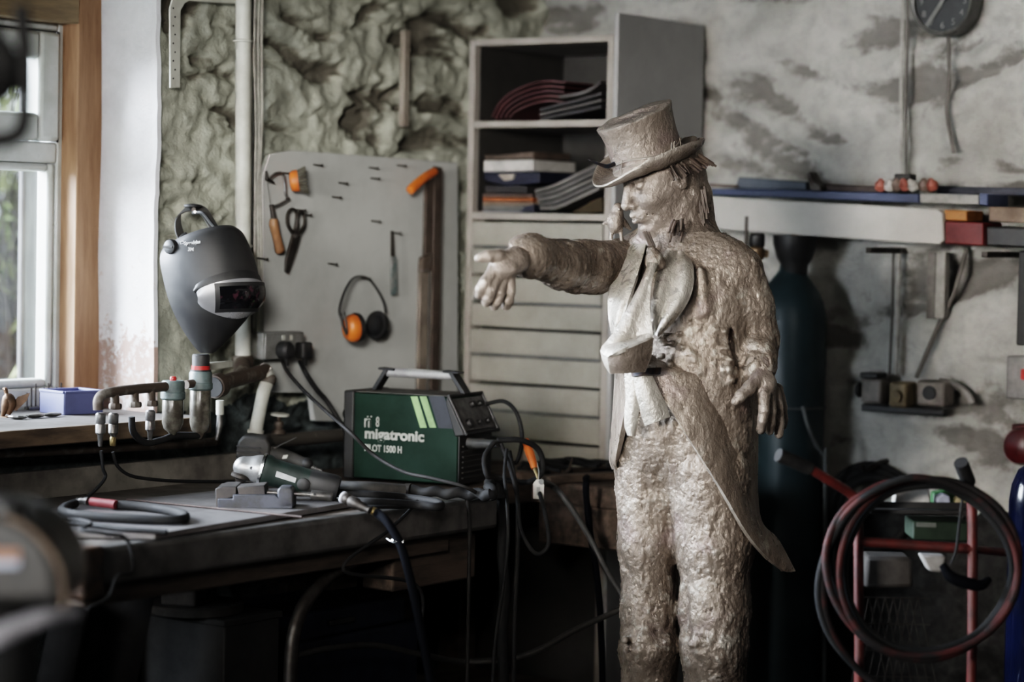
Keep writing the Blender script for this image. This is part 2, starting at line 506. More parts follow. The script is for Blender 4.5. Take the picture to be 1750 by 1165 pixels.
rows = []
for i in range(60):
    z = 1.03 + (2.36 - 1.03) * i / 59
    rr = []
    for j in range(14):
        t = j / 13
        p = Vector((PX, YP, z)).lerp(Vector((WX + .012, REV, z)), t)
        p.y += .008 * mn.noise(Vector((t * 2, z * 3, 5))) - .012 * max(0, t - .85) / .15
        if t > .9: p.x -= .004 + .01 * abs(mn.noise(Vector((1, z * 9, 8))))
        rr.append(p)
    rows.append(rr)
struct(MB().sheet(rows, .012), 'trim_1', plaster_mat())

# ---- window
M_upvc = mat('upvc', (.66, .68, .66), .35, col2=(.52, .54, .50), scale=9, bmp=.05)
M_tim = mat('timber_frame', (.31, .185, .108), .6, col2=(.22, .125, .07), scale=6, stretch=(6, 6, .8), bmp=.1)
M_timd = mat('timber_head', (.27, .20, .12), .6, col2=(.18, .13, .08), scale=6, stretch=(6, .8, 6), bmp=.1)
M_gask = mat('gasket', (.03, .03, .03), .6)
win = thing('window_1', None, None, (PX, 3.9, 1.08)); win['kind'] = 'structure'
def yz(px, py, x): p = onx(px, py, x); return p.y, p.z
def yb(a, b, x, c, d, name, m, par, thick=.05, bev=.004):
    """upright board on plane x between pixel corners a (top left) and b (bottom right)"""
ZT, ZB = yz(100, 38, PX)[1], 1.055
YL = 3.02
YFr = yz(127, 300, PX)[0]
MB().box((PX - .035, (YFr + YP) / 2 + .004, (ZT + ZB + .1) / 2), (.09, YP - YFr + .008, ZT + .1 - ZB)).build('timber_post', M_tim, win, .004)
MB().box((PX - .03, (YL + YFr) / 2, ZT + .055), (.085, YFr - YL, .11)).build('timber_head', M_timd, win, .004)
XW = PX - .05                                        # face of the plastic frame
def wy(px): return yz(px, 300, XW)[0]
def wz(py): return yz(70, py, XW)[1]
y_out, y_cas, y_gl1, y_gl2 = wy(127), wy(97), wy(62), wy(86)
z_top, z_tr, z_trm, z_trb, z_bot = ZT, wz(52), wz(242), wz(278), wz(662)
fr = MB()
fr.box((XW - .035, (y_cas + y_out) / 2 + .003, (ZT + ZB) / 2), (.07, y_out - y_cas + .006, ZT - ZB))
fr.box((XW - .035, (YL + y_cas) / 2, (z_tr + ZT) / 2), (.069, y_cas - YL, ZT - z_tr))
fr.box((XW - .035, (YL + y_cas) / 2, (z_trm + z_trb) / 2), (.069, y_cas - YL, z_trm - z_trb))
fr.box((XW - .035, (YL + y_cas) / 2, (z_bot + ZB) / 2), (.069, y_cas - YL, z_bot - ZB))
fr.box((XW - .035, 3.82, (ZT + ZB) / 2), (.069, .07, ZT - ZB))
fr.box((XW - .035, YL + .03, (ZT + ZB) / 2), (.069, .06, ZT - ZB))
fr.build('outer_frame', M_upvc, win, .006)
cs = MB()                                            # opening top light, stands a little proud
def ringbars(mb, x, dx, ya, yb_, za, zb, wl):
    mb.box((x, yb_ - wl / 2, (za + zb) / 2), (dx, wl, zb - za)); mb.box((x, ya + wl / 2, (za + zb) / 2), (dx, wl, zb - za))
    mb.box((x, (ya + yb_) / 2, zb - wl / 2), (dx * .98, yb_ - ya - 2 * wl, wl)); mb.box((x, (ya + yb_) / 2, za + wl / 2), (dx * .98, yb_ - ya - 2 * wl, wl))
ringbars(cs, XW - .018, .066, 3.865, y_cas - .002, z_trm + .002, z_tr - .002, y_cas - y_gl1)
cs.build('opening_light', M_upvc, win, .012)
bd = MB(); ringbars(bd, XW - .03, .05, 3.865, y_cas, z_bot, z_trb, y_cas - y_gl2); bd.build('glazing_bead', M_upvc, win, .010)
gk = MB(); gk.box((XW + .0005, y_cas + .0005, (z_trm + z_tr) / 2), (.004, .004, z_tr - z_trm)); gk.box((XW + .0005, (3.865 + y_cas) / 2, z_tr), (.004, y_cas - 3.865, .003)); gk.box((XW + .003, y_out + .006, (ZT + ZB) / 2), (.01, .009, ZT - ZB)); gk.build('gasket', M_gask, win)
def glass_mat():
    m, nt, b = _new('glass')
    b.inputs['Base Color'].default_value = (.97, .99, 1, 1); b.inputs['Roughness'].default_value = .02
    b.inputs['Transmission Weight'].default_value = 1; b.inputs['IOR'].default_value = 1.0
    out = [n for n in nt.nodes if n.type == 'OUTPUT_MATERIAL'][0]
    tr = N(nt, 'ShaderNodeBsdfTransparent'); gl = N(nt, 'ShaderNodeBsdfGlossy', Roughness=.03)
    fz = N(nt, 'ShaderNodeFresnel', IOR=1.45); mx = nt.nodes.new('ShaderNodeMixShader')
    nt.links.new(mathn(nt, 'MULTIPLY', fz.outputs[0], .3), mx.inputs[0]); nt.links.new(tr.outputs[0], mx.inputs[1]); nt.links.new(gl.outputs[0], mx.inputs[2])
    nt.links.new(mx.outputs[0], out.inputs[0]); nt.nodes.remove(b)
    return m
M_glass = glass_mat()
for za, zb, yb_ in ((z_trm + .03, z_tr - .03, y_gl1 + .01), (z_bot, z_trb, y_gl2 + .01)):
    MB().box((XW - .05, (3.88 + yb_) / 2, (za + zb) / 2), (.006, yb_ - 3.88, zb - za)).build('pane', M_glass, win)
# left-hand lights, beyond the frame of the photograph
MB().box((XW - .05, (YL + 3.80) / 2, (z_bot + z_tr) / 2), (.006, 3.74 - YL, z_tr - z_bot)).build('pane', M_glass, win)

# ---- sill board over the wall below the window
M_sill = mat('sill_board', (.11, .103, .097), .65, col2=(.065, .056, .048), scale=8, bmp=.1)
M_sille = mat('sill_edge', (.16, .115, .075), .6, col2=(.07, .05, .035), scale=12, stretch=(3, .6, 3), bmp=.2)
ZS = 1.085
XS = WX + .17
sl = struct(MB().box(((PX - .05 + XS) / 2, (1.5 + REV + .02) / 2, ZS - .018), (XS - PX + .05, REV + .02 - 1.5, .036)), 'trim_2', M_sill, bevel=.004)
nose = MB().box((XS + .006, (1.5 + REV + .02) / 2, ZS - .02), (.014, REV + .02 - 1.5, .042)).build('edge_strip', M_sille, sl, .003)

# ---- outside
M_gpost = mat('weathered_post', (.115, .112, .112), .9, col2=(.075, .072, .075), scale=6, stretch=(4, 4, .8))
p1, p2 = onx(38, 450, -5.15), onx(79, 450, -5.15)
tag(MB().box((-5.16, (p1.y + p2.y) / 2, 1.3), (.02, p2.y - p1.y, 2.6)).build('outdoor_post', M_gpost, bevel=.006), 'weathered grey timber post standing outside the window glass', 'post')
M_grnd = mat('outdoor_ground', (.35, .34, .30), .9, col2=(.2, .22, .12), scale=2)
struct(MB().box((-9.3, 5.0, -.1), (8.5, 16, .1)), 'ground', M_grnd)
M_leafA = mat('leaf_pale', (.22, .23, .11), .6, col2=(.08, .11, .04), scale=3)
M_twig = mat('twig', (.035, .028, .022), .9)
M_blue = mat('blue_sheet', (.10, .14, .24), .6)
bush = thing('garden_bush', 'leafy bush with bare twigs close outside the window glass', 'bush', (-6.2, 5.2, -.05))
rb = random.Random(3)
tw = MB(); lv = MB()
for k in range(210):
    a = atd(rb.uniform(-200, 40) if k % 3 else rb.uniform(-30, 62), rb.uniform(430, 760), rb.uniform(8.2, 9.6)); a.z = max(a.z, .05)
    d = Vector((rb.uniform(-.25, .25), rb.uniform(-.35, .35), rb.uniform(.35, 1.0)))
    pts = [Vector((a.x + .1, a.y, -.05)), a]
    for q in range(4):
        d = (d + Vector((rb.uniform(-.5, .5), rb.uniform(-.5, .5), rb.uniform(-.3, .5))) * .45); d.normalize()
        pts.append(pts[-1] + d * rb.uniform(.12, .3))
    tw.tube(pts, [.007, .006, .005, .004, .003, .002], 5)
    for q in range(9):
        p = pts[rb.randrange(1, 6)] + Vector((rb.uniform(-.1, .1), rb.uniform(-.1, .1), rb.uniform(-.08, .08)))
        if p.z < 1.25 and rb.random() < .6: continue
        w = rb.uniform(.022, .055)
        R = Matrix.Rotation(rb.uniform(0, 6.3), 3, 'Z') @ Matrix.Rotation(rb.uniform(-1.2, 1.2), 3, 'X')
        lv.add([p + R @ Vector(c) for c in ((-w * .5, 0, 0), (0, -w * .9, .005), (w * .5, 0, 0), (0, w * .9, .005))], [(0, 1, 2, 3)])
tw.build('twigs', M_twig, bush); tag(lv.build('leaves', M_leafA, bush), kind='stuff')
pb = atd(10, 470, 11.0)
tag(MB().box((pb.x, pb.y, .75), (.5, 1.7, 1.5), Matrix.Rotation(.6, 3, 'Z')).build('garden_shed', M_blue, bevel=.02), 'blue shed beyond the bush outside the window', 'shed')
# ================================================================== BRONZE-CLAY STATUE
SD = 6.0
_o = CAM + ray(1165, 582) * (SD / ray(1165, 582).dot(_f0)); SO = Vector((_o.x, _o.y, 0))
SM = Matrix(((_r0.x, _f0.x, 0, SO.x), (_r0.y, _f0.y, 0, SO.y), (0, 0, 1, 0), (0, 0, 0, 1)))
SMi = SM.inverted()
KP = FPX / SD
def S(px, py, dd=0.0):
    d = ray(px, py); return SMi @ (CAM + d * ((SD + dd) / d.dot(_f0)))
def W(p): return SM @ Vector(p)

def bronze_mat(name, seed=0.0, pale=.5, c1=(.215, .178, .150), c2=(.300, .252, .214), edge=1.0):
    m, nt, b = _new(name)
    v = texco(nt); mp = nt.nodes.new('ShaderNodeMapping'); mp.inputs['Location'].default_value = (seed, seed * 2, 0); nt.links.new(v, mp.inputs[0]); v = mp.outputs[0]
    mp2 = nt.nodes.new('ShaderNodeMapping'); mp2.inputs['Scale'].default_value = (1, 1, .72); nt.links.new(v, mp2.inputs[0]); vs = mp2.outputs[0]
    n1 = noisetex(nt, vs, 6, 5, .6); n2 = noisetex(nt, vs, 26, 6, .65, .8); n3 = noisetex(nt, vs, 70, 4, .6, .6); n4 = noisetex(nt, v, 9, 3, .5); n5 = noisetex(nt, vs, 11, 6, .7, 1.2); big = ramp(nt, noisetex(nt, v, 5.5, 2, .5), [(.42, .12), (.60, 1)])
    geo = nt.nodes.new('ShaderNodeNewGeometry'); pt = geo.outputs['Pointiness']
    c = mixc(nt, ramp(nt, n1, [(.35, 0), (.65, 1)]), c1, c2)
    c = mixc(nt, mathn(nt, 'MULTIPLY', ramp(nt, n5, [(.54, 0), (.60, 1)]), .28), c, tuple(q * .66 for q in c1))
    c = mixc(nt, mathn(nt, 'MULTIPLY', ramp(nt, n5, [(.36, 1), (.43, 0)]), mathn(nt, 'MULTIPLY', big, pale)), c, (.52, .48, .42))
    c = mixc(nt, mathn(nt, 'MULTIPLY', ramp(nt, n4, [(.60, 0), (.70, 1)]), .40), c, (.25, .185, .185))
    c = mixc(nt, mathn(nt, 'MULTIPLY', ramp(nt, n3, [(.66, 0), (.74, 1)]), .5), c, (.075, .055, .042))
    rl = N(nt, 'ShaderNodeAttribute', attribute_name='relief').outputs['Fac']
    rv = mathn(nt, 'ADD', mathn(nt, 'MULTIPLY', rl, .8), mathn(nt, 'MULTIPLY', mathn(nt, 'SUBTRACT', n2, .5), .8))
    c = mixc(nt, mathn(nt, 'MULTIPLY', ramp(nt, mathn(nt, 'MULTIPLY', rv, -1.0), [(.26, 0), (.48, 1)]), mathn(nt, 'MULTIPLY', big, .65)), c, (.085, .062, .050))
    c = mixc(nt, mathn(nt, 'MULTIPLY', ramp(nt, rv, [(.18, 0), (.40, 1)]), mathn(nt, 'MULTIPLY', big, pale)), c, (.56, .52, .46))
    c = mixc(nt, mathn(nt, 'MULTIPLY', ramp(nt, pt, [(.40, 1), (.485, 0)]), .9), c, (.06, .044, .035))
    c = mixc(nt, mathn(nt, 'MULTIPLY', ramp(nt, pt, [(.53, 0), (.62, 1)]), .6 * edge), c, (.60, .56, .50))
    nt.links.new(c, b.inputs['Base Color'])
    b.inputs['Metallic'].default_value = .42
    nt.links.new(ramp(nt, n2, [(.35, .20), (.6, .50)]), b.inputs['Roughness'])
    n6 = noisetex(nt, vs, 150, 3, .6, 1.0)
    h = mathn(nt, 'ADD', mathn(nt, 'ADD', mathn(nt, 'MULTIPLY', n2, .45), mathn(nt, 'MULTIPLY', n3, .45)), mathn(nt, 'MULTIPLY', n6, .22))
    bump(nt, b, h, .85, .009)
    return m
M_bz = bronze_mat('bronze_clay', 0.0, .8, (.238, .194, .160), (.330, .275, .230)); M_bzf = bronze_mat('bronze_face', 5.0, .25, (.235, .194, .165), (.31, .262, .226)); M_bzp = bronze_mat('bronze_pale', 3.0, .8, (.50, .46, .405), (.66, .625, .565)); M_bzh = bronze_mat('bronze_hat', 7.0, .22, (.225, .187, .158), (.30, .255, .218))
M_hair = mat('hair_clay', (.10, .076, .062), .6, .1, col2=(.05, .037, .03), scale=40)
M_heat = mat('heat_tint', (.07, .085, .11), .35, .8, col2=(.13, .09, .07), scale=25)

statue = thing('statue', 'clay-brown bronze statue of a man in top hat and tailcoat, one arm stretched out', 'statue', (SO.x, SO.y, 0))

# ---- head frame
ha = Vector((-.33, -.15, .93)).normalized()
hf = Vector((-.86, -.42, -.20)); hf = (hf - ha * hf.dot(ha)).normalized()
hl = ha.cross(hf)                                     # his left, towards the camera
HO = S(1129, 305, .0)
def H(f, l, u): return HO + hf * f + hl * l + ha * u
RH = np.array([[hf[i], hl[i], ha[i]] for i in range(3)])

# ---- body: head, neck, chest, hands, one surface
lo = S(790, 90, 0); hi = S(1380, 860, 0)
B = Sculpt((lo.x, -.72, hi.z), (hi.x, .34, S(1100, 215, 0).z), .0038)
B.ell(H(-.020, 0, .035), (.108, .080, .112), RH, .01)                # skull
B.ell(H(.018, 0, -.035), (.078, .064, .095), RH, .03)               # face block
B.ell(H(.058, 0, -.107), (.034, .032, .024), RH, .03)               # chin
B.cap(H(.045, 0, -.100), H(-.045, .052, -.065), .020, .020, .025); B.cap(H(.045, 0, -.100), H(-.045, -.052, -.065), .020, .020, .025)   # jaw line
for sgn in (1, -1):
    B.ell(H(.062, sgn * .038, -.030), (.026, .024, .022), RH, .018)  # cheek bone
    B.ell(H(.092, sgn * .031, .010), (.020, .019, .013), RH, .014, True)   # eye socket
    B.ell(H(.076, sgn * .031, .008), (.013, .015, .0095), RH, .004)  # eyeball
    B.cap(H(.087, sgn * .014, .026), H(.078, sgn * .046, .027), .008, .007, .010)   # brow
    B.cap(H(.083, sgn * .022, .0015), H(.075, sgn * .042, .0025), .0035, .003, .004)  # lower lid
    B.ell(H(-.012, sgn * .079, -.004), (.018, .008, .030), RH, .006)  # ear
    B.ell(H(-.008, sgn * .087, -.004), (.009, .006, .018), RH, .005, True)
B.cap(H(.089, 0, .020), H(.113, 0, -.028), .009, .012, .012)         # nose ridge
B.ell(H(.115, 0, -.032), (.012, .011, .010), RH, .006)
for sgn in (1, -1): B.ell(H(.101, sgn * .012, -.036), (.011, .008, .008), RH, .005)
B.ell(H(.088, 0, -.066), (.018, .026, .020), RH, .016)               # muzzle
B.cap(H(.1035, 0, -.0595), H(.084, .024, -.063), .0080, .0035, .004); B.cap(H(.1035, 0, -.0595), H(.084, -.024, -.063), .0080, .0035, .004)
B.cap(H(.1015, 0, -.074), H(.084, .020, -.069), .0086, .0035, .004); B.cap(H(.1015, 0, -.074), H(.084, -.020, -.069), .0086, .0035, .004)
B.cap(H(.108, 0, -.0668), H(.080, .030, -.0645), .0030, .0026, .002, True); B.cap(H(.108, 0, -.0668), H(.080, -.030, -.0645), .0030, .0026, .002, True)
B.ell(H(.098, 0, -.088), (.012, .016, .006), RH, .008, True)
B.cap(H(.072, .030, -.048), H(.066, .041, -.074), .0025, .002, .006, True)
B.ell(H(.080, 0, -.104), (.018, .019, .015), RH, .014)
B.cap(H(-.030, 0, -.06), S(1178, 440, .01), .060, .066, .03)         # neck
B.ell(S(1111, 281, -.01) + Vector((-.335, -.14, .93)).normalized() * .080, (.19, .19, .074), RH, .004, True)
B.cap(H(-.085, 0, -.03), S(1205, 392, .05), .036, .026, .025)        # nape hair
B.cap(S(1200, 330, .03), S(1212, 405, .02), .024, .018, .015)
B.chain([S(1062, 455, .10), S(1110, 445, .06), S(1175, 440, .02), S(1262, 462, -.05)], [.062, .075, .078, .062], .04)
B.cap(S(1168, 500, -.02), S(1168, 640, -.02), .125, .115, .05)
# his left hand, hanging
lw = S(1296, 622, -.10)
B.chain([S(1296, 560, -.02), lw, S(1304, 655, -.125)], [.040, .034, .030], .02)
B.ell(S(1308, 662, -.13), (.024, .030, .036), None, .015)
B.chain([S(1296, 645, -.14), S(1280, 663, -.165), S(1266, 676, -.175), S(1257, 686, -.178)], [.019, .0155, .0135, .0115], .009)
B.chain([S(1306, 672, -.155), S(1306, 700, -.165), S(1303, 718, -.165), S(1300, 733, -.155)], [.0155, .0135, .0125, .0125], .006)
B.chain([S(1316, 672, -.13), S(1318, 702, -.138), S(1317, 722, -.13), S(1315, 736, -.118)], [.015, .013, .012, .0105], .005)
B.chain([S(1325, 670, -.105), S(1330, 702, -.105), S(1332, 724, -.098), S(1331, 741, -.09)], [.015, .014, .013, .0115], .005)
B.chain([S(1329, 664, -.08), S(1337, 695, -.075), S(1339, 715, -.068), S(1338, 728, -.06)], [.014, .012, .0115, .010], .005)
# his right hand, hand bent down at the wrist, forefinger pointing on
B.chain([S(905, 438, -.36), S(878, 446, -.43), S(852, 462, -.465)], [.032, .028, .024], .02)
B.ell(S(862, 458, -.455), (.034, .030, .022), None, .015)
B.chain([S(874, 440, -.445), S(851, 437, -.475), S(833, 438, -.488), S(818, 441, -.49)], [.0165, .0135, .0125, .0105], .008)
B.chain([S(842, 464, -.475), S(829, 483, -.492), S(822, 494, -.49), S(819, 503, -.482)], [.0145, .0135, .0130, .0115], .004)
B.chain([S(850, 470, -.468), S(839, 496, -.488), S(834, 509, -.483), S(831, 516, -.473)], [.0145, .0135, .0135, .0120], .004)
B.chain([S(860, 472, -.456), S(854, 500, -.472), S(849, 514, -.466), S(845, 523, -.456)], [.0145, .0130, .0130, .0115], .004)
B.chain([S(872, 468, -.445), S(871, 498, -.455), S(868, 514, -.448), S(865, 523, -.437)], [.0140, .0130, .0125, .0115], .004)
V, F = B.mesh(); V = clay(V, F, .0017, 34, 1.0, .0007)
np_mesh('body', V, F, M_bzf, statue, SM); del B

# ---- trousers with shoes-to-be out of the frame
lo = S(1020, 700, 0); hi = S(1310, 700, 0)
T = Sculpt((lo.x, -.30, -.01), (hi.x, .30, S(1100, 610, 0).z), .0040)
T.ell(S(1168, 720, -.01), (.165, .12, .16), None, .05)
T.chain([S(1112, 790, .03), S(1107, 930, .02), S(1109, 1040, .015), S(1110, 1105, 0.0)], [.094, .070, .066, .073], .03)
T.chain([S(1110, 1105, 0.0), S(1108, 1200, .03), S(1110, 1400, .03)], [.073, .068, .074], .02)
T.chain([S(1212, 800, -.04), S(1222, 930, -.05), S(1221, 1040, -.06), S(1221, 1105, -.075)], [.108, .090, .082, .080], .03)
T.chain([S(1221, 1105, -.075), S(1222, 1200, -.05), S(1225, 1400, -.05)], [.080, .074, .080], .02)
T.cap(S(1150, 845, -.11), S(1172, 1090, -.10), .014, .012, .02, True)   # gap between the legs
T.cap(S(1112, 850, -.085), S(1118, 1070, -.085), .02, .016, .03, True)
for q in range(16):
    r = random.Random(q); px = r.choice((1080, 1105, 1130, 1190, 1215, 1240)) + r.uniform(-12, 12); py = 1100 + r.uniform(-20, 20)
    T.ell(S(px, py, -.062 if px < 1160 else -.142), (r.uniform(.010, .018), .010, r.uniform(.005, .010)), None, .012)
V, F = T.mesh(); V = clay(V, F, .0046, 30, 4.0, .0022)
np_mesh('trousers', V, F, M_bz, statue, SM); del T

# ---- shoes and plinth (below the frame)
pl = MB(); pl.box((0, -.02, .03), (.62, .5, .06)); o = pl.build('plinth', M_bz, None, .01)
o.data.transform(SM); adopt(o, statue)
for cx, cy in ((S(1108, 900, 0).x, -.03), (S(1223, 900, 0).x, -.10)):
    k = Sculpt((cx - .14, cy - .24, .05), (cx + .1, cy + .16, .22), .006)
    k.chain([(cx, cy + .08, .10), (cx - .03, cy - .04, .10), (cx - .08, cy - .16, .085)], [.05, .05, .042], .02); k.cap((cx, cy + .06, .18), (cx, cy + .05, .10), .05, .05)
    V, F = k.mesh(); np_mesh('shoe', V, F, M_bz, statue, SM)

# ---- tailcoat: torso, both sleeves, collar
lo = S(870, 400, 0); hi = S(1345, 400, 0)
Cc = Sculpt((lo.x, -.48, S(1100, 830, 0).z), (hi.x, .34, S(1100, 395, 0).z), .0042)
Lx = Vector((.87, -.5, 0)); Fx = Vector((-.5, -.87, 0)); RB = np.array([[Lx[i], Fx[i], (0, 0, 1)[i]] for i in range(3)])
Cc.ell(S(1172, 520, .0), (.180, .135, .19), RB, .03)
Cc.ell(S(1175, 640, -.01), (.172, .135, .16), RB, .06)
Cc.ell(S(1180, 740, .0), (.165, .130, .17), RB, .06)
Cc.chain([S(1088, 442, .08), S(1168, 428, .03), S(1240, 448, -.05)], [.052, .066, .060], .04)      # shoulders
Cc.cap(S(1138, 420, .0), S(1215, 415, .03), .030, .040, .03)                                         # collar
# his left sleeve
Cc.chain([S(1262, 462, -.06), S(1281, 520, -.05), S(1293, 580, -.04), S(1294, 618, -.085)], [.060, .058, .053, .046], .02)
Cc.cap(S(1294, 606, -.08), S(1296, 628, -.10), .048, .044, .012)
# his right sleeve, stretched forward
Cc.chain([S(1066, 452, .07), S(1010, 454, -.08), S(960, 452, -.20), S(905, 437, -.35), S(893, 436, -.38)], [.066, .056, .054, .047, .044], .03)
Cc.chain([S(1020, 482, -.04), S(982, 483, -.14), S(972, 492, -.16)], [.030, .022, .010], .02)
Cc.ell(S(897, 420, -.37), (.024, .03, .014), None, .015); Cc.ell(S(940, 424, -.26), (.03, .03, .014), None, .02); Cc.ell(S(992, 420, -.12), (.024, .03, .014), None, .02)
# armpit shadow, chest fold, breast pocket hollow
Cc.chain([S(1228, 486, -.112), S(1238, 540, -.118), S(1250, 590, -.118), S(1262, 622, -.12)], [.010, .012, .013, .012], .008, True)
Cc.cap(S(1196, 462, -.145), S(1206, 540, -.148), .010, .012, .02); Cc.cap(S(1214, 540, -.155), S(1196, 556, -.16), .006, .008, .012, True)
Cc.cap(S(1175, 470, -.17), S(1186, 560, -.18), .009, .012, .015, True)
rr = random.Random(11)
for q in range(40):
    px, py = rr.uniform(1120, 1250), rr.uniform(545, 650)
    Cc.ell(S(px, py, -.142), (rr.uniform(.005, .011), .009, rr.uniform(.003, .006)), None, .012)
for q in range(10):   # creases round the cuff
    py = rr.uniform(575, 622); Cc.cap(S(1262 + rr.uniform(0, 10), py, -.12), S(1310, py + rr.uniform(-14, 14), -.13), .004, .003, .008, True)
V, F = Cc.mesh(); V = clay(V, F, .0034, 30, 9.0, .0018)
np_mesh('tailcoat', V, F, M_bz, statue, SM); del Cc

# ---- sheets: tails, lapels, cravat
def lerp_poly(P, t):
    P = [Vector(p) for p in P]; n = len(P) - 1; x = min(max(t, 0), 1) * n; i = min(int(x), n - 1); return P[i].lerp(P[i + 1], x - i)
def px_sheet(left, right, nu, nv, bulge, name, m, thick=.010, amp=.004, seed=0.0, sc=22, closed_noise=True):
    """left / right: edge polylines of (px, py, depth); bulge pushes the middle towards the viewer's side"""
    L = catmull([Vector(p) for p in left], 6); R = catmull([Vector(p) for p in right], 6)
    rows = []
    for i in range(nv):
        a, b = lerp_poly(L, i / (nv - 1)), lerp_poly(R, i / (nv - 1)); row = []
        for j in range(nu):
            t = j / (nu - 1); q = a.lerp(b, t)
            bl = bulge(i / (nv - 1), t) if callable(bulge) else bulge * math.sin(PI * t)
            p = S(q.x, q.y, q.z - bl)
            n1 = mn.noise(Vector((p.x * sc + seed, p.y * sc, p.z * sc * .6))); n2 = mn.noise(Vector((p.x * sc * 3, p.y * sc * 3 + seed, p.z * sc * 2)))
            p = p + Vector((-.2, -.95, 0)) * (amp * n1 + amp * .4 * n2)
            row.append(p)
        rows.append(row)
    mb = MB().sheet([[W(p) for p in r] for r in rows], thick)
    return mb.build(name, m, statue, angle=60)
# near tail of the coat, swinging from the waist down to its point
px_sheet([(1096, 606, -.10), (1108, 640, -.150), (1140, 692, -.175), (1188, 768, -.180), (1232, 838, -.165), (1272, 908, -.13), (1306, 950, -.08), (1338, 976, -.03)],
         [(1276, 600, .02), (1290, 640, -.02), (1293, 700, -.02), (1292, 780, -.02), (1292, 850, -.02), (1300, 895, -.01), (1328, 925, .0), (1356, 977, .0)],
         60, 150, lambda v, t: .060 * math.sin(PI * t) * (1 - v) ** .7 * min(1, .25 + v * 5), 'coat_tail', M_bz, .013, .0045, 2.0)
# far front edge of the coat
px_sheet([(1056, 600, -.02), (1054, 660, -.02), (1050, 720, .0), (1045, 780, .02), (1050, 800, .03)],
         [(1092, 600, -.16), (1086, 650, -.15), (1070, 715, -.11), (1056, 780, -.04), (1056, 800, .0)],
         16, 60, .012, 'coat_tail', M_bz, .014, .005, 5.0)
# lapels
px_sheet([(1140, 428, -.10), (1124, 470, -.16), (1114, 520, -.20), (1114, 548, -.205), (1120, 572, -.20)],
         [(1172, 432, -.08), (1184, 462, -.16), (1178, 508, -.19), (1150, 548, -.20), (1124, 574, -.20)],
         34, 90, lambda v, t: .010 * math.sin(PI * t) + .008 * math.sin(3 * PI * t + v * 2), 'lapel', M_bzp, .008, .0055, 8.0)
px_sheet([(1078, 418, .03), (1060, 445, -.02), (1044, 485, -.06), (1041, 530, -.09), (1046, 568, -.11)],
         [(1104, 418, -.06), (1096, 450, -.11), (1084, 490, -.15), (1068, 540, -.17), (1056, 572, -.16)],
         30, 90, lambda v, t: .010 * math.sin(PI * t) + .006 * math.sin(3 * PI * t + v * 3), 'lapel', M_bzp, .008, .0055, 12.0)
# cravat: knot, broad blown blade with a folded-under end
px_sheet([(1110, 450, -.19), (1100, 478, -.215), (1074, 528, -.24), (1048, 572, -.255), (1029, 598, -.26), (1040, 610, -.285)],
         [(1122, 450, -.19), (1114, 478, -.22), (1111, 522, -.245), (1114, 556, -.26), (1116, 570, -.265), (1115, 577, -.27)],
         30, 110, lambda v, t: .010 * math.sin(PI * t) + .014 * v * math.sin(2 * PI * t + .6) + .030 * max(0, v - .75) * 4 * math.sin(PI * t), 'cravat', M_bzp, .009, .003, 18.0)
px_sheet([(1039, 608, -.288), (1041, 622, -.28), (1044, 637, -.265)],
         [(1115, 576, -.274), (1112, 604, -.27), (1101, 634, -.255)],
         30, 36, lambda v, t: .034 * math.sin(PI * t) * (1 - .55 * v), 'cravat_end', M_bzh, .009, .0015, 19.0)
px_sheet([(1028, 598, -.258), (1031, 612, -.256), (1036, 625, -.254)], [(1041, 609, -.287), (1042, 622, -.279), (1044, 637, -.264)], 10, 20, .0, 'cravat_end', M_bzp, .007, .001, 20.0)
k = Sculpt(S(1090, 475, -.30), S(1145, 425, -.08), .004) if False else None
a = S(1117, 445, -.17)
k = Sculpt((a.x - .06, a.y - .07, a.z - .07), (a.x + .06, a.y + .07, a.z + .06), .0035)
k.ell(a, (.020, .022, .030), None, .01); k.cap(S(1113, 428, -.13), a, .012, .016, .012); k.cap(S(1128, 450, -.17), a, .014, .016, .01)
V, F = k.mesh(); V = clay(V, F, .003, 40, 2.0); np_mesh('cravat_knot', V, F, M_bz, statue, SM)
# waistcoat points under the cravat
px_sheet([(1070, 630, -.165), (1072, 680, -.17), (1070, 722, -.165), (1076, 742, -.16)], [(1098, 628, -.175), (1092, 670, -.18), (1088, 715, -.175), (1082, 745, -.165)], 12, 40, .008, 'waistcoat', M_bzp, .012, .003, 23.0)
px_sheet([(1084, 645, -.18), (1090, 672, -.185), (1096, 700, -.185), (1104, 726, -.18)], [(1110, 640, -.185), (1124, 668, -.185), (1136, 694, -.18), (1142, 712, -.175)], 16, 40, .014, 'waistcoat', M_bzp, .014, .003, 27.0)
px_sheet([(1080, 632, -.185), (1082, 644, -.19)], [(1128, 628, -.185), (1126, 640, -.19)], 10, 8, .01, 'waist_chain', M_heat, .014, .003, 31.0)

# ---- top hat
hat_o = S(1111, 281, -.01)
ax = Vector((-.335, -.14, .93)).normalized()
bx = hf - ax * hf.dot(ax); bx.normalize(); by = ax.cross(bx)
def HT(r, a, h, ex=1.0): return hat_o + bx * (r * 1.045 * math.cos(a) * ex) + by * (r * 1.0 * math.sin(a)) + ax * h * 1.0
crown = MB(); rings = []
for r, h in ((.0866, .002), (.0855, .012), (.0835, .035), (.0825, .06), (.0835, .085), (.0865, .108), (.0905, .122), (.0915, .127), (.0885, .1295), (.06, .1305), (.03, .1325), (.004, .133)):
    rings.append([W(HT(r * (1 + .010 * mn.noise(Vector((math.cos(a) * 2, math.sin(a) * 2, h * 18)))), a, h + .004 * mn.noise(Vector((math.cos(a) * 2, math.sin(a) * 2, 7))) - (.006 * math.cos(a) if h > .1 else 0), 1.06)) for a in [2 * PI * j / 72 for j in range(72)]])
crown.loft(rings); hat = crown.build('top_hat', M_bzh, statue, angle=50)
brim = MB(); rings = []
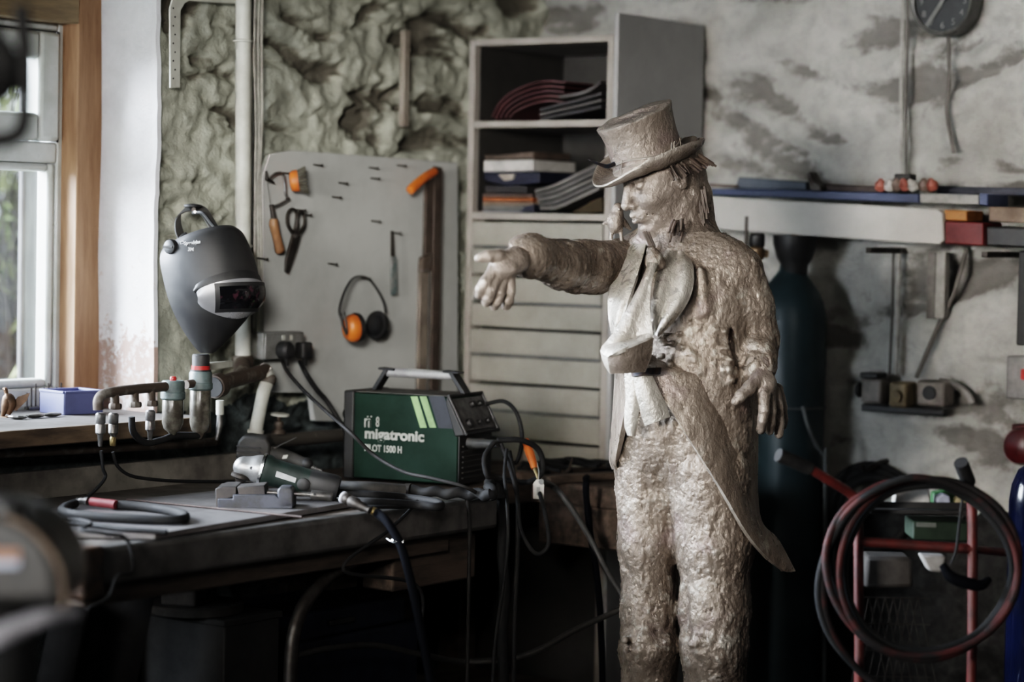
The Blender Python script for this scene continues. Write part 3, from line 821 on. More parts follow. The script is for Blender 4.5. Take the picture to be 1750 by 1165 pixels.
prof = [(.082, .004, 0), (.098, .003, .1), (.118, .006, .45), (.134, .014, .8), (.141, .020, 1.0), (.1425, .016, 1.0), (.135, .006, .8), (.118, -.004, .45), (.098, -.008, .1), (.082, -.008, 0)]
for r, h, w_ in prof:
    ring = []
    for j in range(96):
        a = 2 * PI * j / 96
        curl = (.026 if math.sin(a) < 0 else .014) * abs(math.sin(a)) ** 2.2 - .020 * abs(math.cos(a)) ** 3 * (1 if math.cos(a) > 0 else .2)
        ring.append(W(HT(r * (1 - .10 * w_ * abs(math.sin(a)) ** 2), a, h + w_ * curl + .003 * mn.noise(Vector((math.cos(a) * 3, math.sin(a) * 3, 3))), 1.03)))
    rings.append(ring)
rings.append(rings[0]); brim.loft(rings, False, False); brim.build('hat_brim', M_bzh, hat, angle=50)
bnd = MB()
for hh, ra in ((.030, .0028), (.016, .0022)):
    bnd.tube([W(HT(.0850, 2 * PI * j / 60, hh + .006 * math.sin(3 * 2 * PI * j / 60), 1.06)) for j in range(60)], ra, 6, closed=True)
for q in range(5):
    a0 = rr.uniform(.2, 2.4); bnd.tube([W(HT(.0868, a0 + .06 * i, .008 + .012 * i + rr.uniform(-.004, .004), 1.06)) for i in range(4)], .0016, 5, 4)
bnd.build('hat_band', M_bzh, hat)
ft = MB(); ft.tube([W(S(1050, 280, -.10)), W(S(1038, 284, -.11)), W(S(1026, 281, -.12)), W(S(1012, 275, -.13)), W(S(1005, 272, -.13))], [.006, .006, .004, .002, .0012], 8, 4); ft.build('hat_twig', M_heat, hat)
# ---- spiky hair under the brim, at the nape and throat
hr = MB(); r2 = random.Random(5)
for q in range(34):
    t = q / 33; a = S(1138 + 56 * t + r2.uniform(-3, 3), 288 - 26 * t + r2.uniform(-3, 3), -.075 + .05 * t + r2.uniform(-.02, .02))
    b = a + Vector((.012 + .030 * t + r2.uniform(-.006, .006), r2.uniform(-.02, .01), -.030 + .006 * t + r2.uniform(-.006, .006)))
    hr.tube([W(a), W(b)], [.0040, .0028], 6)
hr.build('hair', M_hair, statue); hr = MB()
for q in range(12):
    a = S(1150 + r2.uniform(-8, 18), 378 + r2.uniform(-4, 18), -.075 + r2.uniform(-.015, .015)); b = a + Vector((r2.uniform(-.012, .004), -.012, -.028)); hr.tube([W(a), W(b)], [.0042, .0028], 6)
hr.build('hair', M_hair, statue); hr = MB()
for q in range(7):
    a = S(1100 + r2.uniform(-3, 8), 396 + r2.uniform(-3, 8), -.10); b = a + Vector((.016, -.01, -.034)); hr.tube([W(a), W(b)], [.0038, .0026], 6)
hr.build('hair', M_hair, statue); hr = MB()
for q in range(12):
    a = S(1196 + r2.uniform(-4, 10), 318 + r2.uniform(0, 50), -.03); b = a + Vector((r2.uniform(.0, .014), -.005, -.045)); hr.tube([W(a), W(b)], [.0042, .003], 6)
hr.build('hair', M_hair, statue)

# ---- little bird on the shoulder
bo = S(1053, 408, .03)
k = Sculpt((bo.x - .06, bo.y - .06, bo.z - .02), (bo.x + .06, bo.y + .06, bo.z + .09), .0022)
k.ell((bo.x - .002, bo.y, bo.z + .030), (.015, .017, .021), None, .006)
k.cap((bo.x, bo.y, bo.z + .042), (bo.x + .002, bo.y - .002, bo.z + .055), .011, .0105, .008)
k.cap((bo.x + .003, bo.y - .010, bo.z + .055), (bo.x + .004, bo.y - .022, bo.z + .053), .004, .001, .003)
k.cap((bo.x + .013, bo.y + .006, bo.z + .030), (bo.x + .026, bo.y + .016, bo.z + .018), .007, .003, .006)
k.cap((bo.x - .013, bo.y, bo.z + .034), (bo.x - .024, bo.y - .002, bo.z + .026), .006, .002, .004)
for dx in (-.008, .008): k.cap((bo.x + dx, bo.y - .003, bo.z + .016), (bo.x + dx * 1.2, bo.y - .006, bo.z - .006), .0036, .003, .004)
V, F = k.mesh(); V = clay(V, F, .0009, 60, 3.0, .0003); V = (V - np.array(bo)) * 1.38 + np.array(bo); np_mesh('bird', V, F, M_bzh, statue, SM)
# ================================================================== THINGS ON THE LEFT WALL
M_wpaint = mat('white_paint_old', (.56, .56, .50), .55, col2=(.42, .41, .36), scale=10, bmp=.1)
M_cable = mat('painted_cable', (.52, .52, .46), .6, col2=(.36, .35, .31), scale=30)
M_black = mat('black_plastic', (.018, .018, .019), .5, col2=(.03, .029, .028), scale=20, bmp=.05)
M_blackd = mat('black_dusty', (.030, .029, .027), .7, col2=(.06, .055, .05), scale=25)
M_rubber = mat('rubber', (.014, .014, .015), .78, col2=(.026, .025, .024), scale=25, spec=.3)
M_iron = mat('dark_iron', (.075, .068, .062), .5, .7, col2=(.04, .033, .028), scale=30)
M_steel = mat('worn_steel', (.24, .233, .226), .4, .8, col2=(.12, .113, .106), scale=30)
M_bright = mat('bright_steel', (.62, .62, .62), .25, 1.0, col2=(.42, .42, .42), scale=20)
M_rust = mat('rusty_pipe', (.085, .066, .053), .65, .3, col2=(.21, .195, .175), scale=22, lo=.52, hi=.7)
M_woodh = mat('handle_wood', (.28, .15, .075), .45, col2=(.17, .085, .04), scale=10, stretch=(5, 5, 1))
M_orange = mat('orange_plastic', (.62, .17, .035), .45, col2=(.42, .10, .025), scale=15, bmp=.05)
M_greysock = mat('grey_enamel', (.27, .27, .26), .4, .3, col2=(.17, .165, .155), scale=20)
M_board = mat('board_paint', (.50, .505, .485), .6, col2=(.40, .405, .385), scale=5, bmp=.08, lo=.4, hi=.75)
M_brass = mat('brass', (.26, .20, .10), .45, .7)

def X(px, py, x=WX + .06): return onx(px, py, x)

# ---- painted backing board with a step in its lower edge
bx_ = WX + .055
pts = [X(462, 263, bx_), X(500, 257, bx_), X(640, 267, bx_), X(783, 278, bx_), X(783, 726, bx_), X(538, 719, bx_), X(532, 671, bx_), X(452, 670, bx_), X(449, 300, bx_)]
brd = MB().prism(pts, (-.018, 0, 0)).build('tool_board', M_board, None, .002)
tag(brd, 'white painted backing board on the stone wall carrying the hand tools', 'board')

# ---- conduit pipe
cp = thing('conduit_pipe', 'thick cream painted vertical pipe on the wall beside the welding mask', 'pipe', X(415, 610, WX + .06))
MB().cyl(X(415, 612, WX + .06), X(416, -40, WX + .06), .0215).build('pipe', M_wpaint, cp)
MB().lathe([(.028, 0), (.030, .006), (.030, .022), (.025, .03)], X(415, 626, WX + .06), (0, 0, 1)).build('collar', M_rust, cp)
for py in (70, 420):
    c = X(415, py, WX + .06); MB().torus(c, (0, 0, 1), .0225, .004).build('pipe_clip', M_wpaint, cp)
# ---- cables
for q, (xs, yend) in enumerate((((437, 434, 437, 436, 435, 434), 560), ((443, 441, 443, 441, 442, 441), 592), ((449, 447, 448, 444, 446, 447), 520))):
    n = len(xs); P = [X(xs[i], -30 + (yend + 30) * i / (n - 1), WX + .052) for i in range(n)]
    if q == 1: P += [X(447, 606, WX + .052), X(457, 611, WX + .055), X(466, 606, WX + .06)]
    lab = ['painted flat cable nearest the cream pipe, running down the wall', 'painted cable curving under the grey double socket', 'painted cable along the left edge of the white tool board'][q]
    o = MB().tube(P, .0042, 8, 10).build('wall_cable', M_cable); tag(o, lab, 'cable')
tag(MB().tube([X(432, -20, WX + .05), X(433, 200, WX + .05), X(431, 420, WX + .05), X(429, 600, WX + .05)], .003, 6, 8).build('wall_cable', mat('dark_cable', (.05, .05, .045), .6)), 'thin dark cable in the shadow behind the cream pipe', 'cable')

# ---- perforated strap, bent over at the top
st = thing('mounting_strap', 'cream painted perforated metal strap fixed to the stone wall near the window', 'bracket', X(297, 150, WX + .03))
xs_ = WX + .035
MB().prism([X(289, 150, xs_), X(305, 150, xs_), X(306, 18, xs_), X(313, 6, xs_), X(322, 1, xs_), X(322, -12, xs_), X(305, -10, xs_), X(292, 0, xs_), X(288, 14, xs_)], (.006, 0, 0)).build('strap', M_wpaint, st, .001)
MB().bar(X(322, -4, xs_), X(402, 2, xs_), .012, .016).build('top_arm', M_wpaint, st, .002)
hb = MB()
for k in range(9): c = X(297 + (2 if k % 2 else -1), 14 + 15 * k, xs_ + .0065); hb.cyl(c, c + Vector((.001, 0, 0)), .0024, 10)
hb.build('strap_holes', M_black, st)

# ---- batten on the stone
bt = MB(); a, b = X(691, 52, WX + .03), X(691, 216, WX + .03); bt.box(((a + b) / 2), (.02, .022, (a - b).length)); tag(bt.build('wall_batten', mat('old_batten', (.30, .27, .23), .7, col2=(.2, .17, .14), scale=10)), 'narrow pale wooden batten fixed upright on the stone above the tool board', 'batten')

# ---- screws left in the board
for k, (px, py) in enumerate(((535, 281), (578, 312), (567, 336), (633, 304), (634, 377), (560, 450), (630, 286), (678, 282), (441, 441), (669, 397), (617, 475), (506, 358), (483, 295), (516, 366))):
    c = X(px, py, bx_); o = thing('wall_screw', None, 'screw', c, 'bare screws in the tool board'); o['label'] = 'bare dark screw sticking out of the white tool board'
    s_ = MB(); s_.cyl(c + Vector((-.004, 0, 0)), c + Vector((.022, .012, -.002)), .0022, 8); s_.lathe([(.004, 0), (.0045, .002), (.002, .004)], c + Vector((.022, .012, -.002)), (1, .5, 0), 10); s_.build('screw', M_iron, o)
    
# ---- coping saw
cs_ = thing('coping_saw', 'small coping saw with wooden handle hanging on the tool board', 'saw', X(472, 430, bx_ + .02))
xx = bx_ + .022
MB().tube([X(460, 306, xx), X(470, 297, xx), X(482, 296, xx), X(486, 308, xx), X(488, 330, xx), X(491, 340, xx), X(483, 346, xx), X(466, 354, xx)], .0038, 8, 8).build('frame', M_steel, cs_)
MB().tube([X(456, 300, xx), X(457, 312, xx), X(463, 356, xx)], .0008, 5).build('blade', M_steel, cs_)
wn = MB(); wn.tube([X(455, 292, xx), X(456, 306, xx), X(468, 312, xx)], [.003, .006, .003], 8); wn.ell(X(492, 340, xx), (.006, .008, .005)); wn.build('wing_nut', M_iron, cs_)
MB().tube([X(464, 350, xx), X(466, 362, xx), X(468, 376, xx)], [.007, .007, .008], 12).build('ferrule', M_iron, cs_)
MB().tube([X(468, 374, xx), X(468, 384, xx), X(471, 398, xx), X(475, 414, xx), X(478, 428, xx), X(479, 432, xx)], [.011, .0135, .0120, .0125, .0140, .0085], 16, 6).build('handle', M_woodh, cs_)
# ---- wire cup brush
cb = thing('cup_brush', 'round wire cup brush with orange back hanging on the tool board', 'brush', X(503, 308, bx_ + .02))
c = X(497, 310, bx_ + .02); axd = Vector((.62, .55, .12)).normalized()
MB().lathe([(.012, -.004), (.026, 0), (.030, .008), (.030, .020), (.027, .021)], c, axd, 28).build('cup', M_orange, cb)
MB().lathe([(.010, .014), (.016, .018), (.013, .03), (.006, .031)], c, axd, 20).build('hub', M_greysock, cb)
bm_ = MB(); xa, ya, za = frame(axd); rq = random.Random(2)
for k in range(22):
    a = 2 * PI * k / 22; d = xa * math.cos(a) + ya * math.sin(a)
    bm_.tube([c + d * .024 + za * .016, c + d * .029 + za * .030, c + d * (.035 + rq.uniform(-.002, .002)) + za * .044], [.0042, .0038, .0030], 6)
bm_.build('wire_bristles', mat('wire', (.20, .19, .16), .5, .7, col2=(.09, .08, .06), scale=60), cb)
# ---- tin snips
ts = thing('tin_snips', 'dark iron tin snips with looped handles hanging point down', 'snips', X(495, 410, bx_ + .02))
h1 = MB(); h1.tube([X(500, 398, xx), X(492, 384, xx), X(491, 368, xx), X(497, 358, xx), X(505, 360, xx), X(507, 374, xx), X(505, 390, xx), X(502, 400, xx)], [.0052, .005, .0045, .0045, .0045, .005, .0055, .006], 8, 8); h1.build('handle', M_iron, ts)
h2 = MB(); h2.tube([X(503, 400, xx + .004), X(508, 388, xx + .004), X(508, 372, xx + .004), X(513, 362, xx + .004), X(519, 366, xx + .004), X(520, 382, xx + .004), X(515, 394, xx + .004), X(506, 402, xx + .004)], [.006, .005, .0045, .0042, .0042, .0045, .005, .006], 8, 8); h2.build('handle', M_iron, ts)
bl = MB(); bl.prism([X(506, 396, xx - .003), X(510, 404, xx - .003), X(499, 440, xx - .003), X(489, 467, xx - .003), X(485, 464, xx - .003), X(486, 442, xx - .003), X(497, 402, xx - .003)], (.009, 0, 0)); bl.build('blade', M_iron, ts, .002)
pv = X(503, 403, xx + .004); MB().lathe([(.006, 0), (.006, .004), (.003, .006)], pv, (1, 0, 0), 14).build('pivot', M_steel, ts)
# ---- ear defenders
ed = thing('ear_defenders', 'orange and black ear defenders hanging on the tool board', 'ear defenders', X(622, 588, bx_ + .02))
xe = bx_ + .045
band = [X(585, 548, xe + .03), X(580, 530, xe + .03), X(588, 500, xe + .02), X(602, 477, xe), X(617, 472, xe - .01), X(632, 478, xe - .02), X(648, 500, xe - .02), X(657, 520, xe - .02), X(659, 535, xe - .02)]
bp = catmull(band, 8); rows = []
for i, p in enumerate(bp):
    rows.append([p + Vector((.62, -.5, 0)).normalized() * s_ * .0085 for s_ in (-1, -.4, .4, 1)])
MB().sheet(rows, .005).build('headband', M_black, ed, .001)
def cup(c, axis, mshell, nm):
    r = thing('x', None, None, c); bpy.data.objects.remove(r)
    sh = MB(); x_, y_, a_ = frame(axis)
    def ring(rr, h, n=28): return [Vector(c) + a_ * h + x_ * (rr * .92 * math.cos(2 * PI * j / n)) + y_ * (rr * 1.18 * math.sin(2 * PI * j / n)) for j in range(n)]
    sh.loft([ring(.004, .034), ring(.016, .033), ring(.026, .027), ring(.032, .016), ring(.034, .002), ring(.033, 0)]); s1 = sh.build(nm, mshell, ed, .0)
    cu = MB(); cu.loft([ring(.033, 0), ring(.036, -.006), ring(.034, -.016), ring(.026, -.019), ring(.018, -.014), ring(.012, -.010)]); cu.build('cushion', M_rubber, s1)
    return s1
cup(X(606, 560, xe + .03), (-.15, -.95, -.12), M_orange, 'ear_cup')
cup(X(646, 556, xe - .012), (-.25, .9, -.10), M_black, 'ear_cup')
yk = MB(); yk.tube([X(582, 535, xe + .034), X(586, 556, xe + .04), X(592, 572, xe + .042)], .0035, 6); yk.tube([X(588, 533, xe + .03), X(592, 553, xe + .042), X(593, 570, xe + .042)], .003, 6); yk.build('yoke', M_black, ed)
# ---- file
fi = thing('hand_file', 'thin hand file hanging upright on the tool board above the ear defenders', 'file', X(670, 500, bx_ + .01))
MB().prism([X(667, 394, xx), X(671, 394, xx), X(673, 440, xx), X(667, 440, xx)], (.004, 0, 0)).build('tang', M_iron, fi, .001)
MB().prism([X(666, 438, xx), X(675, 438, xx), X(677, 503, xx), X(667, 504, xx)], (.006, 0, 0)).build('blade', mat('file_blade', (.30, .30, .29), .5, .5, col2=(.15, .2, .2), scale=40), fi, .001)
# ---- long bar clamp with an orange handle
bc = thing('bar_clamp', 'long dark bar clamp with orange handle leaning on the tool board', 'clamp', X(735, 690, bx_ + .03))
xc = bx_ + .035; M_umber = mat('umber_bar', (.055, .042, .035), .6, .3, col2=(.10, .08, .065), scale=20)
MB().prism([X(738, 284, xc), X(751, 286, xc), X(743, 795, xc), X(730, 795, xc)], (.012, 0, 0)).build('bar', M_umber, bc, .002)
MB().prism([X(724, 310, xc - .004), X(739, 305, xc - .004), X(735, 440, xc - .004), X(721, 440, xc - .004)], (.012, 0, 0)).build('plate', M_umber, bc, .002)
MB().prism([X(715, 440, xc), X(730, 432, xc), X(730, 462, xc), X(713, 466, xc)], (.02, 0, 0)).build('jaw', M_rust, bc, .003)
MB().prism([X(714, 455, xc - .004), X(728, 455, xc - .004), X(721, 790, xc - .004), X(707, 790, xc - .004)], (.012, 0, 0)).build('slide', mat('pale_bar', (.20, .17, .14), .6, col2=(.12, .1, .085), scale=15), bc, .002)
MB().tube([X(700, 326, xc + .02), X(704, 322, xc + .02), X(722, 306, xc + .015), X(742, 293, xc + .008)], [.012, .0145, .0135, .0125], 14, 4).build('handle', M_orange, bc)

# ---- double metal socket with two plugs
sk = thing('double_socket', 'grey metal double socket on the wall below the tool board edge', 'socket', X(485, 616, bx_))
pA, pB = X(450, 570, bx_ + .045), X(518, 566, bx_ + .045); pC, pD = X(450, 615, bx_ + .045), X(518, 612, bx_ + .045)
y0, y1 = pA.y, pB.y; z1, z0 = pB.z, pC.z
MB().box((bx_ + .022, (y0 + y1) / 2, (z0 + z1) / 2), (.045, y1 - y0, z1 - z0)).build('back_box', M_greysock, sk, .004)
MB().box((bx_ + .048, (y0 + y1) / 2, (z0 + z1) / 2), (.006, (y1 - y0) * .96, (z1 - z0) * .95)).build('face_plate', M_greysock, sk, .002)
for py_ in (484, 497): c = X(py_, 577, bx_ + .052); MB().box(c, (.006, .011, .014)).build('switch', M_wpaint, sk, .001)
plugs = []
def plug(px, py, lab, sq):
    t = thing('mains_plug', lab, 'plug', X(px, py, bx_ + .055))
    c = X(px, py, bx_ + .053)
    m_ = MB()
    if sq: m_.box(c + Vector((.016, 0, 0)), (.032, .040, .046)); m_.build('plug_body', M_black, t, .006)
    else: m_.lathe([(.024, 0), (.025, .01), (.024, .026), (.017, .033), (.004, .034)], c, (1, 0, 0), 24); m_.build('plug_body', M_black, t)
    MB().tube([c + Vector((.018, 0, -.02)), c + Vector((.018, .004, -.042))], [.007, .0055], 10).build('cord_grip', M_black, t)
    return t
plug(481, 598, 'round black plug in the left half of the grey socket', False)
plug(512, 598, 'square black plug in the right half of the grey socket', True)

# ---- welding mask
wm = thing('welding_mask', 'black welding mask with silver visor frame hanging on the stone wall', 'mask', atd(365, 600, 6.28))
HD = 6.26; kx = FPX / HD
hd_f = (_r0 * .77 - _f0 * .64).normalized(); hd_n = (_r0 * -.64 - _f0 * .77).normalized()
RW = [((289, 421), (405, 390)), ((285, 432), (416, 399)), ((285, 448), (429, 425)), ((290, 474), (440, 460)), ((297, 504), (443, 493)), ((306, 532), (434, 524)), ((319, 562), (410, 556)), ((335, 590), (380, 588)), ((345, 602), (364, 602))]
ROWP = []
for (xn, yn), (xr, yr) in RW:
    Bp = (xr - xn) / 1.91; Ap = 1.2 * Bp; cxp = xn + .79 * Bp
    ROWP.append((cxp, Bp / kx, Ap / kx, yn, yr))
def HS(phi, t, off=0.0):
    t = min(max(t, 0), len(ROWP) - 1.0001); i = int(t); q = t - i
    p0, p1, p2, p3 = (np.array(ROWP[max(0, min(len(ROWP) - 1, i + k))]) for k in (-1, 0, 1, 2))
    cxp, Bm, Am, yn, yr = .5 * ((2 * p1) + (p2 - p0) * q + (2 * p0 - 5 * p1 + 4 * p2 - p3) * q * q + (3 * p1 - p0 - 3 * p2 + p3) * q ** 3)
    Bm += off; Am += off
    c = atd(cxp, yn, HD); fc = Am * math.cos(phi)
    z = ((yn - yr) / kx) * (fc + .17 * Am) / (Am * .995)
    e = .82
    cs__ = math.copysign(abs(math.cos(phi)) ** e, math.cos(phi)); sn__ = math.copysign(abs(math.sin(phi)) ** e, math.sin(phi))
    return c + hd_f * (Am * math.cos(phi)) + hd_n * (Bm * math.sin(phi)) + Vector((0, 0, z))
NR = len(ROWP) - 1
rows = [[HS(math.radians(104 - 208 * j / 56), NR * i / 48) for j in range(57)] for i in range(49)]
shell = MB().sheet(rows, .004)
M_mask = mat('mask_black', (.021, .021, .022), .50, col2=(.030, .0295, .029), scale=12, bmp=.04)
shell.build('shell', M_mask, wm)
# crown cap closing the top
rows = [[HS(math.radians(104 - 208 * j / 40), .0).lerp(atd(330, 412, HD + .02), i / 8 * .55) + Vector((0, 0, .010 * math.sin(i / 8 * PI / 2))) for j in range(41)] for i in range(9)]
MB().sheet(rows, .003).build('crown', M_mask, wm)
def vis(phi0, phi1, fn0, fn1, off, n=40, m_=14):
    return [[HS(math.radians(phi0 + (phi1 - phi0) * j / n), fn0(j / n) + (fn1(j / n) - fn0(j / n)) * i / m_, off + .004 * math.sin(PI * i / m_)) for j in range(n + 1)] for i in range(m_ + 1)]
tp = lambda u: 3.95 - .60 * math.sin(PI * u) ** .5 + .1
bt_ = lambda u: 4.55 + .95 * math.sin(PI * u) ** .55
M_silver = mat('silver_plastic', (.36, .36, .37), .32, .5, col2=(.30, .30, .31), scale=8, bmp=.03)
MB().sheet(vis(60, -46, tp, bt_, .006), .012).build('visor_frame', M_silver, wm)
rc = lambda u: 3.30 - .35 * math.sin(PI * u) ** .6 + .55
MB().sheet(vis(64, -50, lambda u: 3.9 - .85 * math.sin(PI * u) ** .5, lambda u: 4.0, .003), .006).build('visor_recess', M_black, wm)
vf = MB().sheet(vis(42, -36, lambda u: 3.62, lambda u: 5.18, .012), .006).build('visor_surround', M_black, wm)
def lens_mat():
    m, nt, b = _new('lens'); v = texco(nt); n = noisetex(nt, v, 45, 3, .5)
    nt.links.new(mixc(nt, ramp(nt, n, [(.55, 0), (.7, 1)]), (.006, .006, .007), (.05, .022, .03)), b.inputs['Base Color'])
    b.inputs['Roughness'].default_value = .08; return m
MB().sheet(vis(37, -32, lambda u: 3.80, lambda u: 5.00, .0165), .003).build('lens', lens_mat(), vf)
kp = HS(math.radians(84), .95, .002); kn = (hd_n * .97 + hd_f * .1).normalized()
kb = MB().lathe([(.019, -.004), (.020, .002), (.018, .010), (.015, .012), (.003, .0125)], kp, kn, 28).build('knob', M_black, wm)
MB().box(kp + kn * .014, (.030, .004, .006), Matrix.Rotation(YAW - .5, 3, 'Z')).build('knob_grip', M_blackd, kb, .001)
# printed marks
M_print = mat('white_print', (.72, .72, .72), .5, bmp=0)
def on_mask(body, phi, t, size, nm, sq=1.0):
    o = HS(math.radians(phi), t, .0035); x_ = (HS(math.radians(phi - 16), t + .18, .0035) - o).normalized()
    u_ = (HS(math.radians(phi - 8), t - .4, .0035) - HS(math.radians(phi - 8), t + .1, .0035)).normalized(); u_ = (u_ - x_ * u_.dot(x_)).normalized()
    return text_mesh(body, size, o, x_, u_, M_print, nm, wm, .0010, squash=sq, offset=.0004)
on_mask('Speedglas', 66.5, 1.30, .0125, 'lettering', .92)
on_mask('3M', 63, 1.80, .0125, 'lettering', .95)
o = HS(math.radians(71), 1.22, .0045); x_ = (HS(math.radians(55), 1.40, .0045) - o).normalized(); u_ = (HS(math.radians(65), .9, .004) - HS(math.radians(65), 1.3, .004)).normalized()
lm = MB(); c0 = o + x_ * .001 + u_ * .004
for a_, b_ in (((0, 0), (.009, 0)), ((0, .007), (.009, .007)), ((0, 0), (0, .007)), ((.009, 0), (.009, .007))): lm.tube([c0 + x_ * a_[0] + u_ * a_[1], c0 + x_ * b_[0] + u_ * b_[1]], .0006, 5)
lm.build('lettering', M_print, wm)
# head harness looped over the hook
hb_ = [atd(309, 404, HD + .03), atd(304, 385, HD + .03), atd(307, 366, HD + .04), atd(326, 355, HD + .04), atd(346, 360, HD + .02), atd(358, 376, HD), atd(370, 396, HD - .02)]
rows = [[p + (_f0 * .55 + Vector((0, 0, .62)) + _r0 * .45) * w_ for w_ in (-.014, -.005, .005, .014)] for p in catmull(hb_, 7)]
MB().sheet(rows, .004).build('head_harness', M_blackd, wm)
hs_ = MB(); hs_.tube([atd(330, 364, HD + .01), atd(346, 364, HD - .01), atd(360, 380, HD - .02), atd(372, 394, HD - .03)], .005, 8, 6); hs_.build('harness_strap', M_black, wm)
MB().tube([atd(318, 400, HD + .01), atd(312, 404, HD), atd(308, 408, HD)], .006, 8).build('harness_pad', M_black, wm)
rv = MB(); rv.cyl(atd(334, 362, HD - .012), atd(333, 362, HD - .02), .0035, 10); rv.build('rivet', M_bright, wm)
hk = thing('wall_hook', 'dark round-headed wall hook holding up the welding mask', 'hook', X(330, 356, WX))
MB().cyl(X(331, 356, WX - .02), atd(331, 358, HD), .006, 12).build('shank', M_iron, hk)
MB().lathe([(.020, 0), (.023, .003), (.022, .008), (.006, .011)], atd(329, 355, HD + .02), (0, 0, 1), 20).build('head', M_black, hk)

# ---- compressed-air manifold in front of the sill
MX = WX + .26
am = thing('air_manifold', 'old grey pipe manifold with brass and steel air couplers below the window sill', 'manifold', X(220, 690, MX))
MB().tube([X(168, 700, MX), X(168, 684, MX), X(176, 674, MX), X(196, 669, MX), X(240, 664, MX), X(288, 660, MX)], [.0125, .0125, .0125, .0125, .0125, .0120], 14, 5).build('manifold_pipe', M_rust, am)
for px, py in ((196, 669), (230, 666), (258, 664)):
    f_ = MB(); f_.cyl(X(px, py, MX), X(px + 1, py + 30, MX), .0105); f_.lathe([(.014, 0), (.016, .003), (.016, .011), (.014, .014)], X(px + 1, py + 30, MX), (0, 0, 1), 8); f_.build('tee_branch', M_rust, am)
for px, py, L in ((172, 705, 38), (194, 705, 38), (257, 700, 38)):
    k = MB(); a_ = X(px, py, MX); h = L * 5.9 / FPX
    k.lathe([(.009, 0), (.0125, -.004), (.0125, -h * .45), (.0105, -h * .5), (.012, -h * .55), (.012, -h * .9), (.007, -h), (.005, -h * 1.5)], a_, (0, 0, 1), 16); k.build('coupler', M_steel, am)
g = X(193, 762, MX); MB().lathe([(.006, 0), (.008, .003), (.008, .02), (.005, .025)], g, (0, 0, 1), 12).build('brass_tail', M_brass, am)
for nm, lab, P, r_ in (('air_hose', 'thin dark air hose dropping from the end coupler to the bench', [(173, 770), (176, 800), (180, 815), (165, 835), (145, 852)], .0042),
                       ('air_hose', 'thin dark air hose with a brass tail running along the bench back', [(193, 772), (200, 795), (222, 812), (262, 819), (310, 822), (400, 823)], .0042),
                       ('air_hose', 'thick black hose looping under the two air filters', [(225, 712), (228, 738), (248, 756), (275, 752), (300, 744), (345, 744)], .0085)):
    pts_ = [X(x_, y_, MX) for x_, y_ in P]
    if r_ < .005:
        for i, p in enumerate(pts_):
            if p.z < .912: pts_[i] = onz(*P[i], .912)
    o = MB().tube(pts_, r_, 10, 8).build(nm, M_rubber); tag(o, lab, 'hose')
M_fgreen = mat('filter_green', (.11, .14, .137), .5, col2=(.06, .075, .072), scale=25)
def bowl_mat():
    m, nt, b = _new('filter_bowl'); v = texco(nt); n = noisetex(nt, v, 25, 4, .6)
    nt.links.new(mixc(nt, ramp(nt, n, [(.4, 0), (.62, 1)]), (.055, .048, .038), (.16, .15, .13)), b.inputs['Base Color']); b.inputs['Roughness'].default_value = .25; b.inputs['Transmission Weight'].default_value = .15; return m
M_bowl = bowl_mat(); M_red = mat('red_plastic', (.42, .035, .03), .4, bmp=.03)
def afilter(px, top, bot, lab, tall):
    t = thing('air_filter', lab, 'filter', X(px, bot, MX)); k = 5.95 / FPX
    zt, zm, zb = X(px, top, MX), X(px, top + 35, MX), X(px, bot, MX)
    MB().lathe([(.026, 0), (.029, -.004), (.029, -.028), (.031, -.030), (.031, -.044), (.027, -.048)], zt, (0, 0, 1), 24).build('head', M_fgreen, t)
    L = (zt - zb).length - .046
    MB().lathe([(.025, 0), (.0265, -.004), (.0265, -L * .72), (.022, -L * .9), (.012, -L), (.006, -L - .012)], zt - Vector((0, 0, .046)), (0, 0, 1), 24).build('bowl', M_bowl, t)
    if tall:
        MB().lathe([(.0235, 0), (.0235, .010)], zt + Vector((0, 0, .004)), (0, 0, 1), 24).build('red_ring', M_red, t)
        MB().lathe([(.026, -.002), (.026, .004)], zt, (0, 0, 1), 24).build('lower_ring', M_black, t)
        MB().lathe([(.022, .014), (.022, .04), (.019, .043)], zt, (0, 0, 1), 24).build('regulator_knob', M_black, t)
    else: MB().lathe([(.008, 0), (.009, .006), (.007, .010)], zt, (0, 0, 1), 12).build('red_cap', M_red, t)
afilter(296, 650, 738, 'short air filter with small red cap between the manifold and the tall filter', False)
afilter(343, 634, 742, 'tall air filter regulator with bright red ring below the welding mask', True)
MB_ = MB(); MB_.cyl(X(318, 657, MX), X(330, 655, MX), .011); tag(MB_.build('pipe_nipple', M_rust), 'short rusty nipple joining the two air filters', 'pipe')
# ---- old brown pipework
px_ = WX + .13
op = thing('iron_pipework', 'paint-flaked iron tee and elbow pipework under the cream conduit', 'pipe', X(420, 650, px_))
MB().tube([X(368, 660, px_ + .06), X(395, 650, px_ + .03), X(440, 638, px_), X(455, 634, px_ - .01)], .0205, 18, 5).build('cross_pipe', M_rust, op)
MB().lathe([(.030, 0), (.0315, .006), (.0315, .034), (.024, .040)], X(366, 661, px_ + .06), X(395, 650, px_ + .03) - X(366, 661, px_ + .06), 20).build('end_cap', M_rust, op)
cc = X(365, 661, px_ + .062); MB().lathe([(.026, 0), (.026, -.003)], cc, X(395, 650, px_ + .03) - cc, 20).build('cap_face', M_black, op)
MB().tube([X(414, 622, px_ - .05), X(414, 632, px_ - .03), X(412, 646, px_)], [.023, .024, .022], 16).build('riser', M_rust, op)
MB().tube([X(452, 634, px_), X(457, 646, px_), X(452, 664, px_), X(446, 690, px_), X(436, 742, px_)], [.0195, .0205, .019, .018, .018], 16, 5).build('white_leg', M_wpaint, op)
